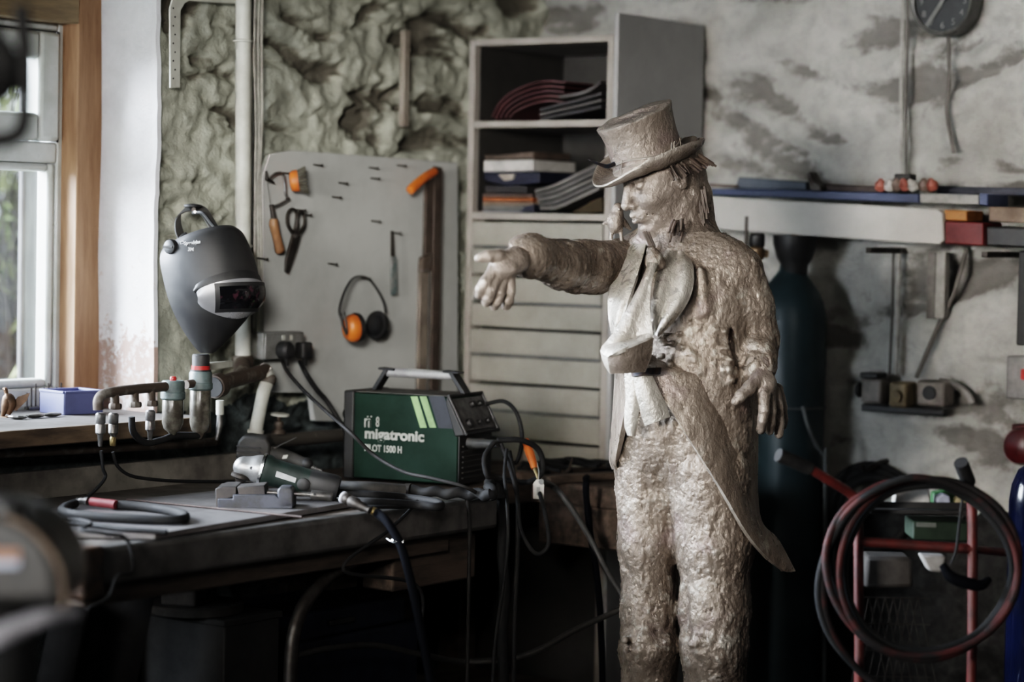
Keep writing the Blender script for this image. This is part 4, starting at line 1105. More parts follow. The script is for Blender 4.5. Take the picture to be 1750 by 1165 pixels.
MB().lathe([(.021, 0), (.024, .004), (.024, .02), (.020, .025)], X(455, 655, px_), X(455, 655, px_) - X(446, 690, px_), 16).build('elbow_collar', M_rust, op)
MB().lathe([(.022, -.004), (.022, .004)], X(437, 737, px_), (.1, 0, 1), 16).build('flange', M_wpaint, op)
MB().bar(X(340, 628, px_ + .04), X(395, 622, px_), .012, .020).build('side_valve', M_wpaint, op, .003)
d_ = thing('drain_tap', 'small white paint-flaked drain tap hanging under the iron tee', 'tap', X(375, 740, px_ + .04))
MB().tube([X(376, 684, px_ + .05), X(376, 708, px_ + .05)], .0105, 12).build('stem', M_wpaint, d_); MB().tube([X(376, 706, px_ + .05), X(375, 728, px_ + .05), X(370, 752, px_ + .05)], [.008, .009, .004], 12, 4).build('spout', M_steel, d_)
hp_ = MB().tube([X(-30, 776, WX + .1), X(140, 768, WX + .1), X(350, 756, WX + .1), X(372, 750, WX + .1)], .0115, 12, 4).build('low_pipe', M_rust); tag(hp_, 'long dark pipe running along the wall under the window sill', 'pipe')
wp = MB().tube([X(452, 753, WX + .16), X(520, 749, WX + .16), X(600, 742, WX + .16)], .0185, 16, 4).build('low_pipe', mat('grimy_pipe', (.075, .068, .06), .6, col2=(.16, .145, .125), scale=20, lo=.55, hi=.7)); tag(wp, 'thick grimy pipe on the wall behind the grinder and the welder', 'pipe')
vt = thing('stop_valve', 'small rusty stop valve with flat white handwheel by the wall', 'valve', X(476, 740, WX + .16))
MB().lathe([(.020, 0), (.018, .008), (.011, .014), (.014, .024), (.012, .032), (.006, .036), (.006, .048)], X(476, 741, WX + .16), (0, 0, 1), 16).build('valve_body', M_rust, vt)
MB().lathe([(.026, 0), (.027, .003), (.025, .006), (.004, .007)], X(478, 710, WX + .16), (.1, 0, 1), 18).build('handwheel', M_wpaint, vt)

# ---- on the window sill
zt_ = ZS + .0005
bb = thing('storage_tray', 'small blue plastic storage tray on the window sill', 'tray', onz(140, 704, zt_))
p0, p1 = onz(110, 709, zt_), onz(175, 706, zt_); u_ = (p1 - p0); Ln = u_.length; u_ = u_.normalized(); w_ = Vector((-u_.y, u_.x, 0)); 
if w_.dot(_f0) < 0: w_ = -w_
hgt = .058; wd = .11
M_blueb = mat('blue_plastic', (.10, .11, .22), .5, col2=(.08, .088, .17), scale=10, bmp=.03)
tb = MB(); t_ = .004
for a_, b_ in ((p0, p0 + u_ * Ln), (p0 + w_ * wd, p0 + u_ * Ln + w_ * wd), (p0, p0 + w_ * wd), (p0 + u_ * Ln, p0 + u_ * Ln + w_ * wd)): tb.bar(a_ + Vector((0, 0, hgt / 2)), b_ + Vector((0, 0, hgt / 2)), t_, hgt)
tb.box(p0 + u_ * Ln / 2 + w_ * wd / 2 + Vector((0, 0, .003)), (Ln, wd, .006), Matrix.Rotation(math.atan2(u_.y, u_.x), 3, 'Z')); tb.build('tray_body', M_blueb, bb, .001)
rm = MB()
for a_, b_ in ((p0, p0 + u_ * Ln), (p0 + w_ * wd, p0 + u_ * Ln + w_ * wd), (p0, p0 + w_ * wd), (p0 + u_ * Ln, p0 + u_ * Ln + w_ * wd)): rm.bar(a_ + Vector((0, 0, hgt)), b_ + Vector((0, 0, hgt)), .010, .006)
rm.build('tray_rim', M_blueb, bb, .001)
# rusty bird figure
rbd = thing('bird_ornament', 'small rusty metal bird with raised tail on the window sill', 'ornament', onz(20, 712, zt_))
bpz = lambda px, py: atd(px, py, (onz(20, 712, zt_) - CAM).dot(FWD))
M_rb = mat('rust_sheet', (.15, .085, .05), .6, .4, col2=(.07, .045, .03), scale=25)
MB().tube([bpz(4, 712), bpz(10, 694), bpz(14, 680), bpz(20, 690), bpz(14, 708)], [.004, .012, .014, .012, .006], 10, 6).build('body', M_rb, rbd)
MB().tube([bpz(12, 684), bpz(11, 672), bpz(9, 665), bpz(4, 664)], [.007, .005, .006, .001], 8, 5).build('neck', M_rb, rbd)
MB().prism([bpz(16, 698), bpz(30, 678), bpz(51, 671), bpz(46, 684), bpz(28, 702)], _f0 * .003).build('tail_fan', M_rb, rbd)
MB().box(bpz(10, 713), (.05, .04, .006)).build('foot', M_rb, rbd, .001)
pr = thing('pin_rack', 'little rack of upright metal pins on the sill beside the blue tray', 'rack', onz(80, 703, zt_))
rk = MB(); q0, q1 = onz(46, 700, zt_), onz(104, 698, zt_); rk.bar(q0 + Vector((0, 0, .004)), q1 + Vector((0, 0, .004)), .03, .008); rk.build('rack_base', M_steel, pr, .001)
pn = MB()
for k in range(9): p = q0.lerp(q1, k / 8); pn.cyl(p, p + Vector((0, 0, .045 + .012 * (k % 3))), .0022, 6)
pn.build('pin', M_iron, pr)
tag(MB().tube([onz(76, 692, zt_) + Vector((0, 0, .03)), onz(92, 690, zt_) + Vector((0, 0, .03)), onz(108, 694, zt_) + Vector((0, 0, .025))], [.006, .008, .006], 8, 4).build('screwdriver', mat('blue_handle', (.05, .09, .22), .4)), 'blue handled screwdriver lying across the pin rack', 'screwdriver')
fl_ = MB(); rr_ = random.Random(9)
for k in range(3):
    c = onz(30 + 30 * k, 716 - 2 * k, zt_) + Vector((0, 0, .006))
    o = MB().ell(c, (rr_.uniform(.02, .035), rr_.uniform(.012, .02), .006), Matrix.Rotation(rr_.uniform(0, 3), 3, 'Z'), 10, 6).build('metal_scrap', M_steel, None, 0, False); tag(o, ['flat grey metal scrap below the rusty bird on the sill', 'flat grey metal scrap in front of the pin rack', 'flat grey metal scrap nearest the blue tray'][k], 'scrap')
hmr = thing('wire_brush', 'rusty bristled wire brush with worn wooden handle on the sill end', 'brush', onz(250, 668, zt_))
dB = (onz(240, 690, zt_) - CAM).dot(FWD) + .05
MB().tube([atd(228, 655, dB), atd(262, 644, dB), atd(300, 627, dB)], [.012, .0115, .0095], 12, 5).build('handle', mat('pink_wood', (.22, .16, .145), .6, col2=(.13, .09, .08), scale=14), hmr)
bz = MB()
for k in range(60):
    a_ = atd(rr_.uniform(178, 232), rr_.uniform(652, 664), dB + rr_.uniform(-.01, .01)); bz.tube([a_, a_ + Vector((rr_.uniform(-.02, .02), rr_.uniform(-.03, .03), rr_.uniform(-.016, .006)))], .0012, 4)
bz.build('bristles', mat('rust_bristle', (.17, .08, .045), .7), hmr)
MB().tube([atd(180, 661, dB), atd(232, 653, dB)], [.008, .011], 8).build('brush_back', M_rb, hmr)
# ================================================================== WORKBENCH AND WHAT LIES ON IT
ZT_ = .90; FX = -3.683; BX = -4.45
YA, YE = onx(132, 935, FX).y, onx(846, 850, FX).y
M_btop = mat('bench_top', (.17, .15, .135), .5, col2=(.08, .07, .062), scale=5, bmp=.12, bscale=40)
M_bface = mat('bench_channel', (.125, .12, .115), .5, .3, col2=(.06, .057, .054), scale=9, bmp=.1)
M_beam = mat('dark_timber', (.10, .075, .058), .75, col2=(.04, .03, .023), scale=7, stretch=(4, .6, 4), bmp=.25)
M_ups = mat('upstand_board', (.24, .225, .20), .65, col2=(.12, .11, .10), scale=8)
wb = thing('workbench', 'long dark workbench with steel edge channel along the window wall', 'workbench', (FX, YA, 0))
MB().box(((FX + BX) / 2 - .03, (YA + YE) / 2, ZT_ - .02), (FX - BX + .04, YE - YA - .01, .04)).build('worktop', M_btop, wb, .003)
MB().box((FX - .012, (YA + YE) / 2, ZT_ - .040), (.05, YE - YA, .082)).build('edge_channel', M_bface, wb, .012, seg=3)
MB().box((FX - .06, (YA + YE) / 2 - .05, ZT_ - .105), (.06, YE - YA - .2, .05)).build('under_rail', M_beam, wb, .004)
MB().box((FX - .02, YA + .03, ZT_ - .05), (.085, .06, .11)).build('end_block', mat('rusty_end', (.10, .06, .04), .6, .3, col2=(.03, .025, .022), scale=12), wb, .008)
yu = onx(407, 800, BX).y
MB().box((BX + .008, (YA - .5 + yu) / 2, ZT_ + .034), (.02, yu - YA + .5, .07)).build('upstand', M_ups, wb, .002)
MB().box((BX + .02, (yu + 5.0) / 2, ZT_ + .03), (.016, 5.0 - yu, .06)).build('upstand', M_ups, wb, .002)
leg = MB(); P = [onx(602, 960, FX - .07), onx(560, 985, FX - .07), onx(522, 1030, FX - .07), onx(502, 1085, FX - .07), onx(496, 1165, FX - .07), onx(494, 1250, FX - .07)]
P.append(Vector((P[-1].x, P[-1].y, 0.0))); leg.loft([[p + Vector((dx, 0, 0)) + off for dx, off in ((-.02, s_ * .016), (.02, s_ * .016), (.02, -s_ * .016), (-.02, -s_ * .016))] for p, s_ in [(q, (Vector((0, .6, .5)) if i < 2 else Vector((0, 1, .2)))) for i, q in enumerate(catmull(P, 6)[:])]]) if False else leg.tube(P, .017, 10, 6)
leg.build('curved_leg', M_iron, wb)
for yy, xx_ in ((YA + .55, FX - .45), (YA + .15, BX + .1), (YE - .05, BX + .1)): MB().box((xx_, yy, .43), (.07, .07, .86)).build('leg', M_beam, wb, .004)
# heavy timbers under the far end
bA, bB = onx(560, 1000, FX - .08), onx(862, 940, FX - .08)
tb_ = MB(); zt0 = onx(700, 923, FX - .08).z; zb0 = onx(700, 1002, FX - .08).z
y_b0 = onx(676, 1000, FX - .05).y
tag(tb_.box((FX - .10, (y_b0 + YE - .02) / 2, (zt0 + zb0) / 2), (.10, YE - y_b0, zt0 - zb0)).build('timber_beam', M_beam, None, .006), 'thick rough timber beam under the far end of the workbench', 'beam')
tag(MB().box((FX - .42, (y_b0 - .05), (zt0 + zb0) / 2), (.5, .10, zt0 - zb0)).build('timber_beam', M_beam, None, .006), 'rough timber cross beam in the dark under the workbench', 'beam')
# return bench in front of the cabinet
rbn = thing('return_bench', 'rough dark wooden bench in front of the drawer cabinet behind the statue', 'workbench', (-3.9, 5.5, 0))
RX1 = -3.42
MB().box(((-4.44 + RX1) / 2, 5.555, ZT_ - .030), (RX1 + 4.44, .39, .06)).build('worktop', M_beam, rbn, .006)
MB().box(((-4.44 - 3.86) / 2, (YE + .004 + 5.358) / 2, ZT_ - .030), (.58, 5.358 - YE - .004, .06)).build('worktop', M_beam, rbn, .004)
MB().box((-3.63, 5.385, ZT_ - .115), (.42, .04, .11)).build('apron', M_beam, rbn, .005)
for xx_, yy in ((-4.36, 5.40), (RX1 - .06, 5.42), (RX1 - .06, 5.69), (-4.36, 5.69)): MB().box((xx_, yy, .42), (.08, .08, .84)).build('leg', M_beam, rbn, .004)
MB().box((-3.9, 5.55, .28), (.86, .2, .03)).build('shelf', M_beam, rbn, .003)

# ---- steel plate on the bench
ZP = ZT_ + .016
pc = [onz(285, 914, ZP), onz(678, 845, ZP), onz(640, 827, ZP), onz(366, 838, ZP), onz(40, 872, ZP), onz(40, 905, ZP)]
for p in pc: p.x = min(p.x, FX + .012)
sp = MB().prism(pc, (0, 0, -.0135)); tag(sp.build('steel_plate', mat('plate_steel', (.27, .26, .265), .42, .5, col2=(.17, .16, .155), scale=7, bmp=.08), None, .002), 'flat grey steel plate lying on the workbench under the vice', 'plate')
zq = ZP + .003
tag(MB().tube([onz(216, 853, zq), onz(516, 883, zq)], .0026, 8).build('welding_rod', mat('copper_rod', (.06, .038, .032), .7, .1)), 'thin copper coloured rod lying across the steel plate', 'rod')

# ---- local camera-aligned helper for bench tools
def L(px, py, o, dd=0.0):
    """point seen at (px, py) in the upright plane facing the room's view axis through o, moved dd further"""
    d = ray(px, py); base = (o - CAM).dot(_f0) + dd; return CAM + d * (base / d.dot(_f0))
# ---- drill vice
vo = onz(434, 868, ZP); M_vice = mat('vice_blue', (.085, .092, .115), .45, .4, col2=(.05, .048, .048), scale=20)
M_viced = mat('vice_dark', (.045, .042, .043), .5, .5, col2=(.09, .08, .075), scale=22)
vc = thing('drill_vice', 'small blue-grey drill vice with long screw on the steel plate', 'vice', vo)
def slab(pxs, o, d0, d1, name, m, par, bev=.002):
    return MB().prism([L(a, b, o, d0) for a, b in pxs], _f0 * (d1 - d0)).build(name, m, par, bev)
slab([(372, 869), (372, 852), (398, 852), (398, 845), (470, 845), (478, 852), (500, 852), (500, 869)], vo, 0, .10, 'vice_base', M_vice, vc)
slab([(369, 868), (368, 835), (380, 831), (404, 831), (404, 849), (388, 852), (388, 868)], vo, .01, .12, 'fixed_jaw', M_viced, vc)
slab([(405, 832), (452, 829), (454, 850), (424, 852), (408, 850)], vo, .01, .09, 'moving_jaw', M_viced, vc)
slab([(474, 868), (474, 838), (478, 832), (497, 832), (501, 838), (501, 868)], vo, 0, .055, 'screw_bridge', M_vice, vc, .004)
MB().cyl(L(456, 841, vo, .03), L(534, 845, vo, .03), .0058, 14).build('screw', M_steel, vc)
hd_ = MB().lathe([(.006, 0), (.0115, .001), (.0115, .048), (.009, .052)], L(531, 845, vo, .03), L(560, 848, vo, .03) - L(531, 845, vo, .03), 20).build('screw_head', M_steel, vc)
c = L(538, 844, vo, .018); MB().cyl(c - _f0 * .004, c - _f0 * .0005, .0032, 12).build('tommy_hole', M_black, hd_)

# ---- angle grinder lying behind the vice
go_ = onz(520, 858, ZP + .003) + _f0 * .09
gr = thing('angle_grinder', 'green and black angle grinder with bare metal head lying behind the vice', 'grinder', go_)
M_ggreen = mat('grinder_green', (.017, .030, .025), .55, col2=(.012, .019, .016), scale=18)
ga, gb = L(452, 803, go_), L(578, 838, go_); gd = (gb - ga).normalized(); gu = Vector((0, 0, 1)) - gd * gd.z; gu.normalize(); gs = gd.cross(gu)
def gring(p, w_, h_, n=28, e=.72):
    out = []
    for j in range(n):
        a = 2 * PI * j / n; cx_, sx_ = math.cos(a), math.sin(a)
        out.append(p + gs * (w_ * math.copysign(abs(cx_) ** e, cx_)) + gu * (h_ * math.copysign(abs(sx_) ** e, sx_)))
    return out
Lg = (gb - ga).length
body = MB().loft([gring(ga + gd * (Lg * t), w_, h_) for t, w_, h_ in ((-.02, .034, .036), (0, .037, .039), (.05, .037, .039), (.11, .033, .034), (.2, .032, .033), (.62, .031, .032))]).build('motor_housing', M_ggreen, gr)
MB().loft([gring(ga + gd * (Lg * t), w_, h_) for t, w_, h_ in ((.60, .0315, .0325), (.68, .033, .034), (.95, .034, .036), (1.0, .031, .033))]).build('rear_cap', M_black, gr)
MB().loft([gring(ga + gd * (Lg * t), w_, h_) for t, w_, h_ in ((-.05, .036, .040), (-.015, .0375, .0405))]).build('face_flange', M_bright, gr)
gh = Sculpt((ga.x - .12, ga.y - .14, ga.z - .07), (ga.x + .08, ga.y + .08, ga.z + .07), .0025)
g1 = ga - gd * .012; g2 = ga - gd * .050 - gu * .004
gh.cap(g1, g2, .031, .024, .01); gh.cap(ga - gd * .02 - gu * .012, ga - gd * .052 - gu * .010, .022, .022, .01); gh.ell(g1 + gd * .004, (.034, .034, .034), None, .008)
V, F = gh.mesh(); np_mesh('gear_head', V, F, mat('cast_alloy', (.50, .50, .50), .4, .8, col2=(.33, .33, .33), scale=20), gr)
MB().lathe([(.021, 0), (.026, -.004), (.026, -.011), (.014, -.016), (.010, -.024)], g2 - gu * .018, gu, 24).build('disc_flange', M_iron, gr)
lb = MB(); fp = lambda t, v: ga + gd * (Lg * t) - gs * (.0322 if gs.dot(_f0) > 0 else -.0322) + gu * v
lb.loft([[fp(.17, .010), fp(.17, -.004), fp(.44, -.006), fp(.44, .006)], [q - _f0 * .002 for q in (fp(.17, .010), fp(.17, -.004), fp(.44, -.006), fp(.44, .006))]]); lb.build('torn_label', M_print, gr)
kq = fp(.55, -.004); MB().lathe([(.0155, -.002), (.0155, .004), (.011, .006), (.004, .0065)], kq, -_f0, 20).build('brush_cap', M_black, gr)
kq = ga - gd * .03 - _f0 * .027; MB().lathe([(.004, -.004), (.004, .003)], kq, -_f0, 10).build('screw_hole', M_black, gr)

# ---- black pneumatic tool behind the grinder
no_ = onz(470, 827, ZT_ + .002) 
nt_ = thing('pneumatic_tool', 'black ribbed pneumatic tool with air nipple lying behind the grinder', 'tool', no_)
slab([(402, 792), (406, 755), (416, 744), (455, 748), (462, 760), (458, 806), (420, 806)], no_, -.03, .07, 'ribbed_body', M_blackd, nt_, .006)
rb_ = MB()
for k in range(5): rb_.bar(L(404, 762 + 8 * k, no_, -.034), L(446, 766 + 8 * k, no_, -.034), .010, .004)
rb_.build('cooling_rib', M_black, nt_, .001)
slab([(410, 800), (450, 804), (448, 826), (412, 824)], no_, -.01, .05, 'foot', M_blackd, nt_, .003)
MB().tube([L(462, 774, no_, 0), L(492, 782, no_, 0), L(520, 792, no_, -.01)], [.022, .019, .016], 16, 4).build('handle', M_blackd, nt_)
MB().ell(L(524, 792, no_, -.012), (.018, .017, .016)).build('hose_end', M_black, nt_)
MB().lathe([(.005, 0), (.0055, .012), (.004, .014), (.0055, .018), (.004, .022), (.005, .034)], L(529, 797, no_, -.015), L(556, 806, no_, -.015) - L(529, 797, no_, -.015), 12).build('air_nipple', M_steel, nt_)
slab([(484, 778), (492, 777), (490, 783), (482, 784)], no_, -.023, -.020, 'maker_plate', M_wpaint, nt_, 0)
tag(MB().tube([L(448, 758, no_, -.01), L(466, 766, no_, -.01), L(480, 760, no_, -.01), L(507, 747, no_, 0)], [.004, .004, .002, .0015], 6, 4).build('wire_offcut', M_steel), 'bent wire offcut lying on top of the black pneumatic tool', 'wire')

# ---- welder
wA, wB = onz(587, 817, ZT_ + .006), onz(780, 831, ZT_ + .006)
ex_ = (wB - wA); WLn = ex_.length; ex_ = ex_.normalized(); ey_ = Vector((-ex_.y, ex_.x, 0))
wel = thing('welder', 'green and black portable welding inverter with silver carrying handle on the bench', 'welder', wA)
WH = (817 - 669) * (wA - CAM).dot(FWD) / FPX; WD = .20
def Wp(a, h, d=0.0): return wA + ex_ * a + Vector((0, 0, h)) + ey_ * d
M_wgreen = mat('welder_green', (.0045, .020, .0115), .6, col2=(.004, .015, .009), scale=10, bmp=.04, spec=.25)
M_wblack = mat('welder_black', (.014, .014, .015), .5, col2=(.024, .023, .022), scale=12, bmp=.05)
M_wtop = mat('welder_top', (.085, .08, .072), .6, col2=(.05, .05, .045), scale=12)
xl = .028
xs1, xs2 = WLn - .030, WLn
MB().prism([Wp(-.004, 0, 0), Wp(xl, 0, 0), Wp(xl, WH + .004, 0), Wp(-.004, WH + .004, 0)], ey_ * WD).build('rear_bezel', M_wblack, wel, .005)
cas = MB().prism([Wp(xl, .004, .002), Wp(xs2, .004, .002), Wp(xs2, WH * .60, .002), Wp(xs1, WH, .002), Wp(xl, WH, .002)], ey_ * (WD - .004)).build('casing', M_wgreen, wel, .003)
MB().prism([Wp(xl + .001, WH + .0008, .012), Wp(xs1 - .002, WH + .0008, .012), Wp(xs1 - .002, WH + .0008, WD - .012), Wp(xl + .001, WH + .0008, WD - .012)], Vector((0, 0, .002))).build('top_plate', M_wtop, wel)
# control panel: sloped, dark, with a raised rim and knobs
pn0, pn1 = Wp(xs1 - .004, WH + .004), Wp(xs2 + .022, WH * .58)
pn = MB().prism([pn0, pn1, pn1 - Vector((0, 0, .006)) - ex_ * .03, pn0 - Vector((0, 0, .02)) - ex_ * .004], ey_ * WD)
panel = pn.build('control_panel', M_wblack, wel, .004)
sl_d = (pn1 - pn0).normalized(); pnn = ey_.cross(sl_d); 
if pnn.dot(ex_) < 0: pnn = -pnn
def Pp(u, v, h=0.0): return pn0 + (pn1 - pn0) * u + ey_ * (WD * v) + pnn * h
rim = MB()
for a_, b_ in ((Pp(.03, .02), Pp(.97, .02)), (Pp(.03, .98), Pp(.97, .98)), (Pp(.03, .02), Pp(.03, .98)), (Pp(.97, .02), Pp(.97, .98))): rim.tube([a_ + pnn * .003, b_ + pnn * .003], .005, 8)
rim.build('panel_rim', M_wblack, panel)
MB().loft([[Pp(.1, .08, .002), Pp(.9, .08, .002), Pp(.9, .92, .002), Pp(.1, .92, .002)], [Pp(.1, .08, .0035), Pp(.9, .08, .0035), Pp(.9, .92, .0035), Pp(.1, .92, .0035)]]).build('panel_print', mat('panel_grey', (.10, .097, .094), .5, col2=(.055, .053, .05), scale=40), panel)
for u_, v_, r_ in ((.30, .52, .008), (.30, .74, .008), (.74, .22, .013), (.74, .50, .008), (.74, .74, .008)):
    MB().lathe([(r_, 0), (r_, .008), (r_ * .8, .012), (.001, .0125)], Pp(u_, v_, .003), pnn, 16).build('knob', M_black, panel)
# lower front with louvres
lf = MB().prism([Wp(xs2 - .01, .004, .006), Wp(xs2 + .004, .004, .006), Wp(xs2 + .004, WH * .58, .006), Wp(xs2 - .01, WH * .58, .006)], ey_ * (WD - .012)).build('front_panel', M_wblack, wel, .002)
for k in range(7): MB().bar(Wp(xs2 + .006, .02 + .014 * k, .02), Wp(xs2 + .006, .02 + .014 * k, WD - .03), .006, .004).build('louvre', M_blackd, lf)
for v_ in (.3, .62): MB().lathe([(.014, 0), (.014, .016), (.010, .02)], Wp(xs2 + .004, WH * .46, WD * v_), ex_, 16).build('output_socket', M_blackd, lf)
# stripes and dark flash on the side
def side(poly, name, m, off=.0012):
    return MB().loft([[Wp(a, h, .002) for a, h in poly], [Wp(a, h, .002 - off) for a, h in poly]]).build(name, m, cas)
fx = lambda px: (px - 587) / (780 - 587) * WLn
fh = lambda py, px: ((817 + (px - 587) * 14 / 193) - py) / (817 - 669) * WH
def sq(*pp): return [(fx(a), fh(b, a)) for a, b in pp]
M_lime = mat('lime_stripe', (.28, .44, .19), .5, bmp=0); M_navy = mat('navy_flash', (.014, .016, .024), .45, bmp=.03)
side(sq((700, 679), (711, 679), (728, 732), (717, 732)), 'stripe', M_lime)
side(sq((715, 679), (726, 679), (744, 732), (733, 732)), 'stripe', M_lime)
side([*sq((730, 679), (756, 680)), (xs2 - .001, WH * .60), (xs2 - .001, fh(735, 779)), *sq((748, 733),)], 'dark_flash', M_navy)
M_wprint = mat('cream_print', (.50, .50, .45), .55, bmp=0)
def wtext(body, px, py, size, name, sqz=1.0, off=.0005):
    a, h = sq((px, py))[0]; return text_mesh(body, size, Wp(a, h, .0008), ex_, (0, 0, 1), M_wprint, name, cas, .0006, squash=sqz, offset=off)
wtext('migatronic', 622, 748, .0385, 'lettering', 1.10, .0013)
wtext('PILOT 1500 H', 622, 770, .0255, 'lettering', .76, .0005)
wtext('m', 621, 729, .047, 'logo', .60, .0012); wtext('8', 641, 729, .038, 'logo', .60, .0004)
dt = MB()
for px in (627, 633): a, h = sq((px, 712))[0]; dt.cyl(Wp(a, h, .0018), Wp(a, h, .0004), .0022, 10)
dt.build('logo', M_wprint, cas)
# carrying handle
for a_, b_ in ((.062, .040), (xs1 - .022, xs1 + .004)):
    top = a_ + (.016 if a_ < .1 else -.016)
    hk_ = MB(); hk_.bar(Wp(b_ if a_ > .1 else b_, WH + .002, WD * .5), Wp(top, WH + .060, WD * .5), .036, .012, ey_.cross(ex_)); hk_.bar(Wp(top - .024, WH + .062, WD * .5), Wp(top + .024, WH + .060, WD * .5), .036, .006)
    hk_.build('handle_bracket', M_wblack, wel, .002)
MB().cyl(Wp(.074, WH + .052, WD * .5), Wp(xs1 - .034, WH + .052, WD * .5), .0125, 18).build('handle_bar', mat('satin_bar', (.42, .42, .42), .45, .3, bmp=.02), wel)
for px, py in ((628, 823), (770, 829)): pass

# ---- cables round the welder
def hose(pts, r, lab, name='cable', m=None, sm=10, cat='cable'):
    o = MB().tube(pts, r, 10, sm).build(name, m or M_rubber); tag(o, lab, cat); return o
cd1 = [X(482, 617, bx_ + .075), atd(492, 636, 6.45), atd(520, 668, 6.38), atd(560, 705, 6.28), atd(600, 740, 6.2), atd(640, 778, 6.2), atd(690, 806, 6.12), atd(738, 817, 6.06), atd(795, 832, 6.02), onz(822, 849, ZT_ + .012)]
cd1 += [Vector((FX + .018, cd1[-1].y - .02, .913)), Vector((FX + .034, cd1[-1].y - .03, .84)), Vector((FX + .036, cd1[-1].y - .03, .55)), Vector((FX + .04, cd1[-1].y - .03, .012))]
hose(cd1, .0048, 'grey mains cable sweeping from the round plug across the welder front', m=mat('grey_rubber', (.028, .026, .025), .7, spec=.2))
hose([X(513, 618, bx_ + .075), atd(523, 638, 6.55), atd(540, 664, 6.58), atd(562, 690, 6.62), Wp(-.03, .12, .06), Wp(-.02, .09, .08)], .0068, 'thick black mains cable from the square plug to the back of the welder')
hose([Wp(-.004, .17, .1), Wp(-.03, .19, .09), Wp(-.045, .165, .08), Wp(-.02, .13, .09), Wp(-.035, .09, .1)], .007, 'black cable loop behind the left end of the welder')
# torch: corrugated grip and twisted lead on the bench
zc = ZT_ + .0205
tq = thing('welding_torch', 'black welding torch with twisted wrapped lead lying in front of the welder', 'torch', onz(640, 838, ZT_))
MB().tube([onz(583, 830, ZP + .0185), onz(630, 833, ZP + .018), onz(690, 838, zc + .004)], [.013, .0155, .0160], 14, 4).build('torch_handle', M_blackd, tq)
MB().lathe([(.017, 0), (.019, .002), (.019, .016), (.016, .018)], onz(692, 838, zc), onz(710, 839, zc) - onz(692, 838, zc), 16).build('collar', M_iron, tq)
pt_ = catmull([onz(704, 839, zc), onz(760, 842, zc), onz(812, 844, zc), onz(840, 845, zc + .006), Vector((FX - .03, YE + .012, .930)), Vector((FX - .025, YE + .045, .905)), Vector((FX - .02, YE + .058, .84)), Vector((FX - .01, YE + .06, .60)), Vector((FX - .01, YE + .06, .2))], 12)
tb2 = MB(); rows_ = []; xf, yf, af = frame(pt_[1] - pt_[0])
for i, p in enumerate(pt_):
    t_ = (pt_[min(i + 1, len(pt_) - 1)] - pt_[max(i - 1, 0)]).normalized(); xf = (xf - t_ * xf.dot(t_)).normalized(); yf = t_.cross(xf)
    rows_.append([p + (xf * math.cos(2 * PI * j / 14) + yf * math.sin(2 * PI * j / 14)) * (.0135 + .0035 * math.sin(2 * PI * j / 14 * 1 + i * .75)) for j in range(14)])
tb2.loft(rows_); tb2.build('wrapped_lead', M_rubber, tq)
zc2 = ZT_ + .013
cor = [onz(576, 842, ZP + .014), onz(640, 846, ZP + .013), onz(690, 850, zc2), onz(735, 856, zc2), onz(753, 862, zc2), onz(745, 866, zc2), onz(705, 862, zc2 + .004), onz(640, 858, ZP + .0125), onz(600, 856, ZP + .0125)]
hose(cor, .0105, 'fat black hose doubled back on itself beside the steel plate', 'hose', cat='hose')
hose([onz(606, 866, ZP + .006), onz(655, 866, ZP + .006), onz(692, 866, ZT_ + .010), Vector((FX + .014, onz(700, 868, ZT_).y + .02, .913)), Vector((FX + .035, onz(705, 880, ZT_).y, .86)), Vector((FX + .035, onz(712, 900, ZT_).y, .78)), onx(712, 1000, FX + .035), onx(720, 1090, FX + .03), onx(735, 1165, FX + .0)], .0045, 'thin black cable drooping over the bench edge right of the blue hose')
# blue air hose with connector
ao = thing('blue_air_hose', 'dark blue air hose with pale ringed connector drooping over the bench edge', 'hose', onz(640, 880, ZT_))
cA, cB = atd(590, 851, 5.62), atd(636, 872, 5.60); cax = (cB - cA)
MB().lathe([(.0065, -.002), (.0125, 0), (.0135, .003), (.0135, .012), (.012, .014), (.0135, .017), (.0135, .036), (.0105, .042), (.0105, .055), (.008, .060), (.008, .075)], cA, cax - _f0 * .02, 22).build('connector', M_iron, ao)
MB().torus(cA - cax.normalized() * .005, cax - _f0 * .02, .0105, .0040, 24, 8).build('pale_ring', mat('pale_ring', (.85, .87, .95), .4, bmp=0), ao)
MB().lathe([(.0095, 0), (.0095, .010), (.0085, .011), (.0085, .016)], cB, cax, 14).build('brass_clamp', M_brass, ao)
P = [cB + cax.normalized() * .012, atd(662, 892, 5.56), atd(684, 930, 5.54), atd(700, 985, 5.53), atd(712, 1040, 5.53), atd(726, 1110, 5.53), atd(738, 1180, 5.53), atd(748, 1260, 5.53)]; P.append(Vector((P[-1].x, P[-1].y + .03, .02)))
MB().tube(P, .0105, 12, 8).build('hose_tube', mat('blue_hose', (.0042, .0047, .0068), .8, col2=(.005, .0055, .007), scale=20, bmp=.03, spec=.06), ao)
MB().torus(atd(677, 925, 5.545), (.2, .3, 1), .0125, .0018, 20, 6).build('wire_ring', M_bright, ao)
tag(MB().tube([atd(661, 920, 5.60), atd(672, 926, 5.57), atd(688, 926, 5.53), atd(690, 921, 5.55)], .0014, 6, 5).build('wire_hook', M_bright), 'bright bent wire hook holding the blue air hose', 'hook')
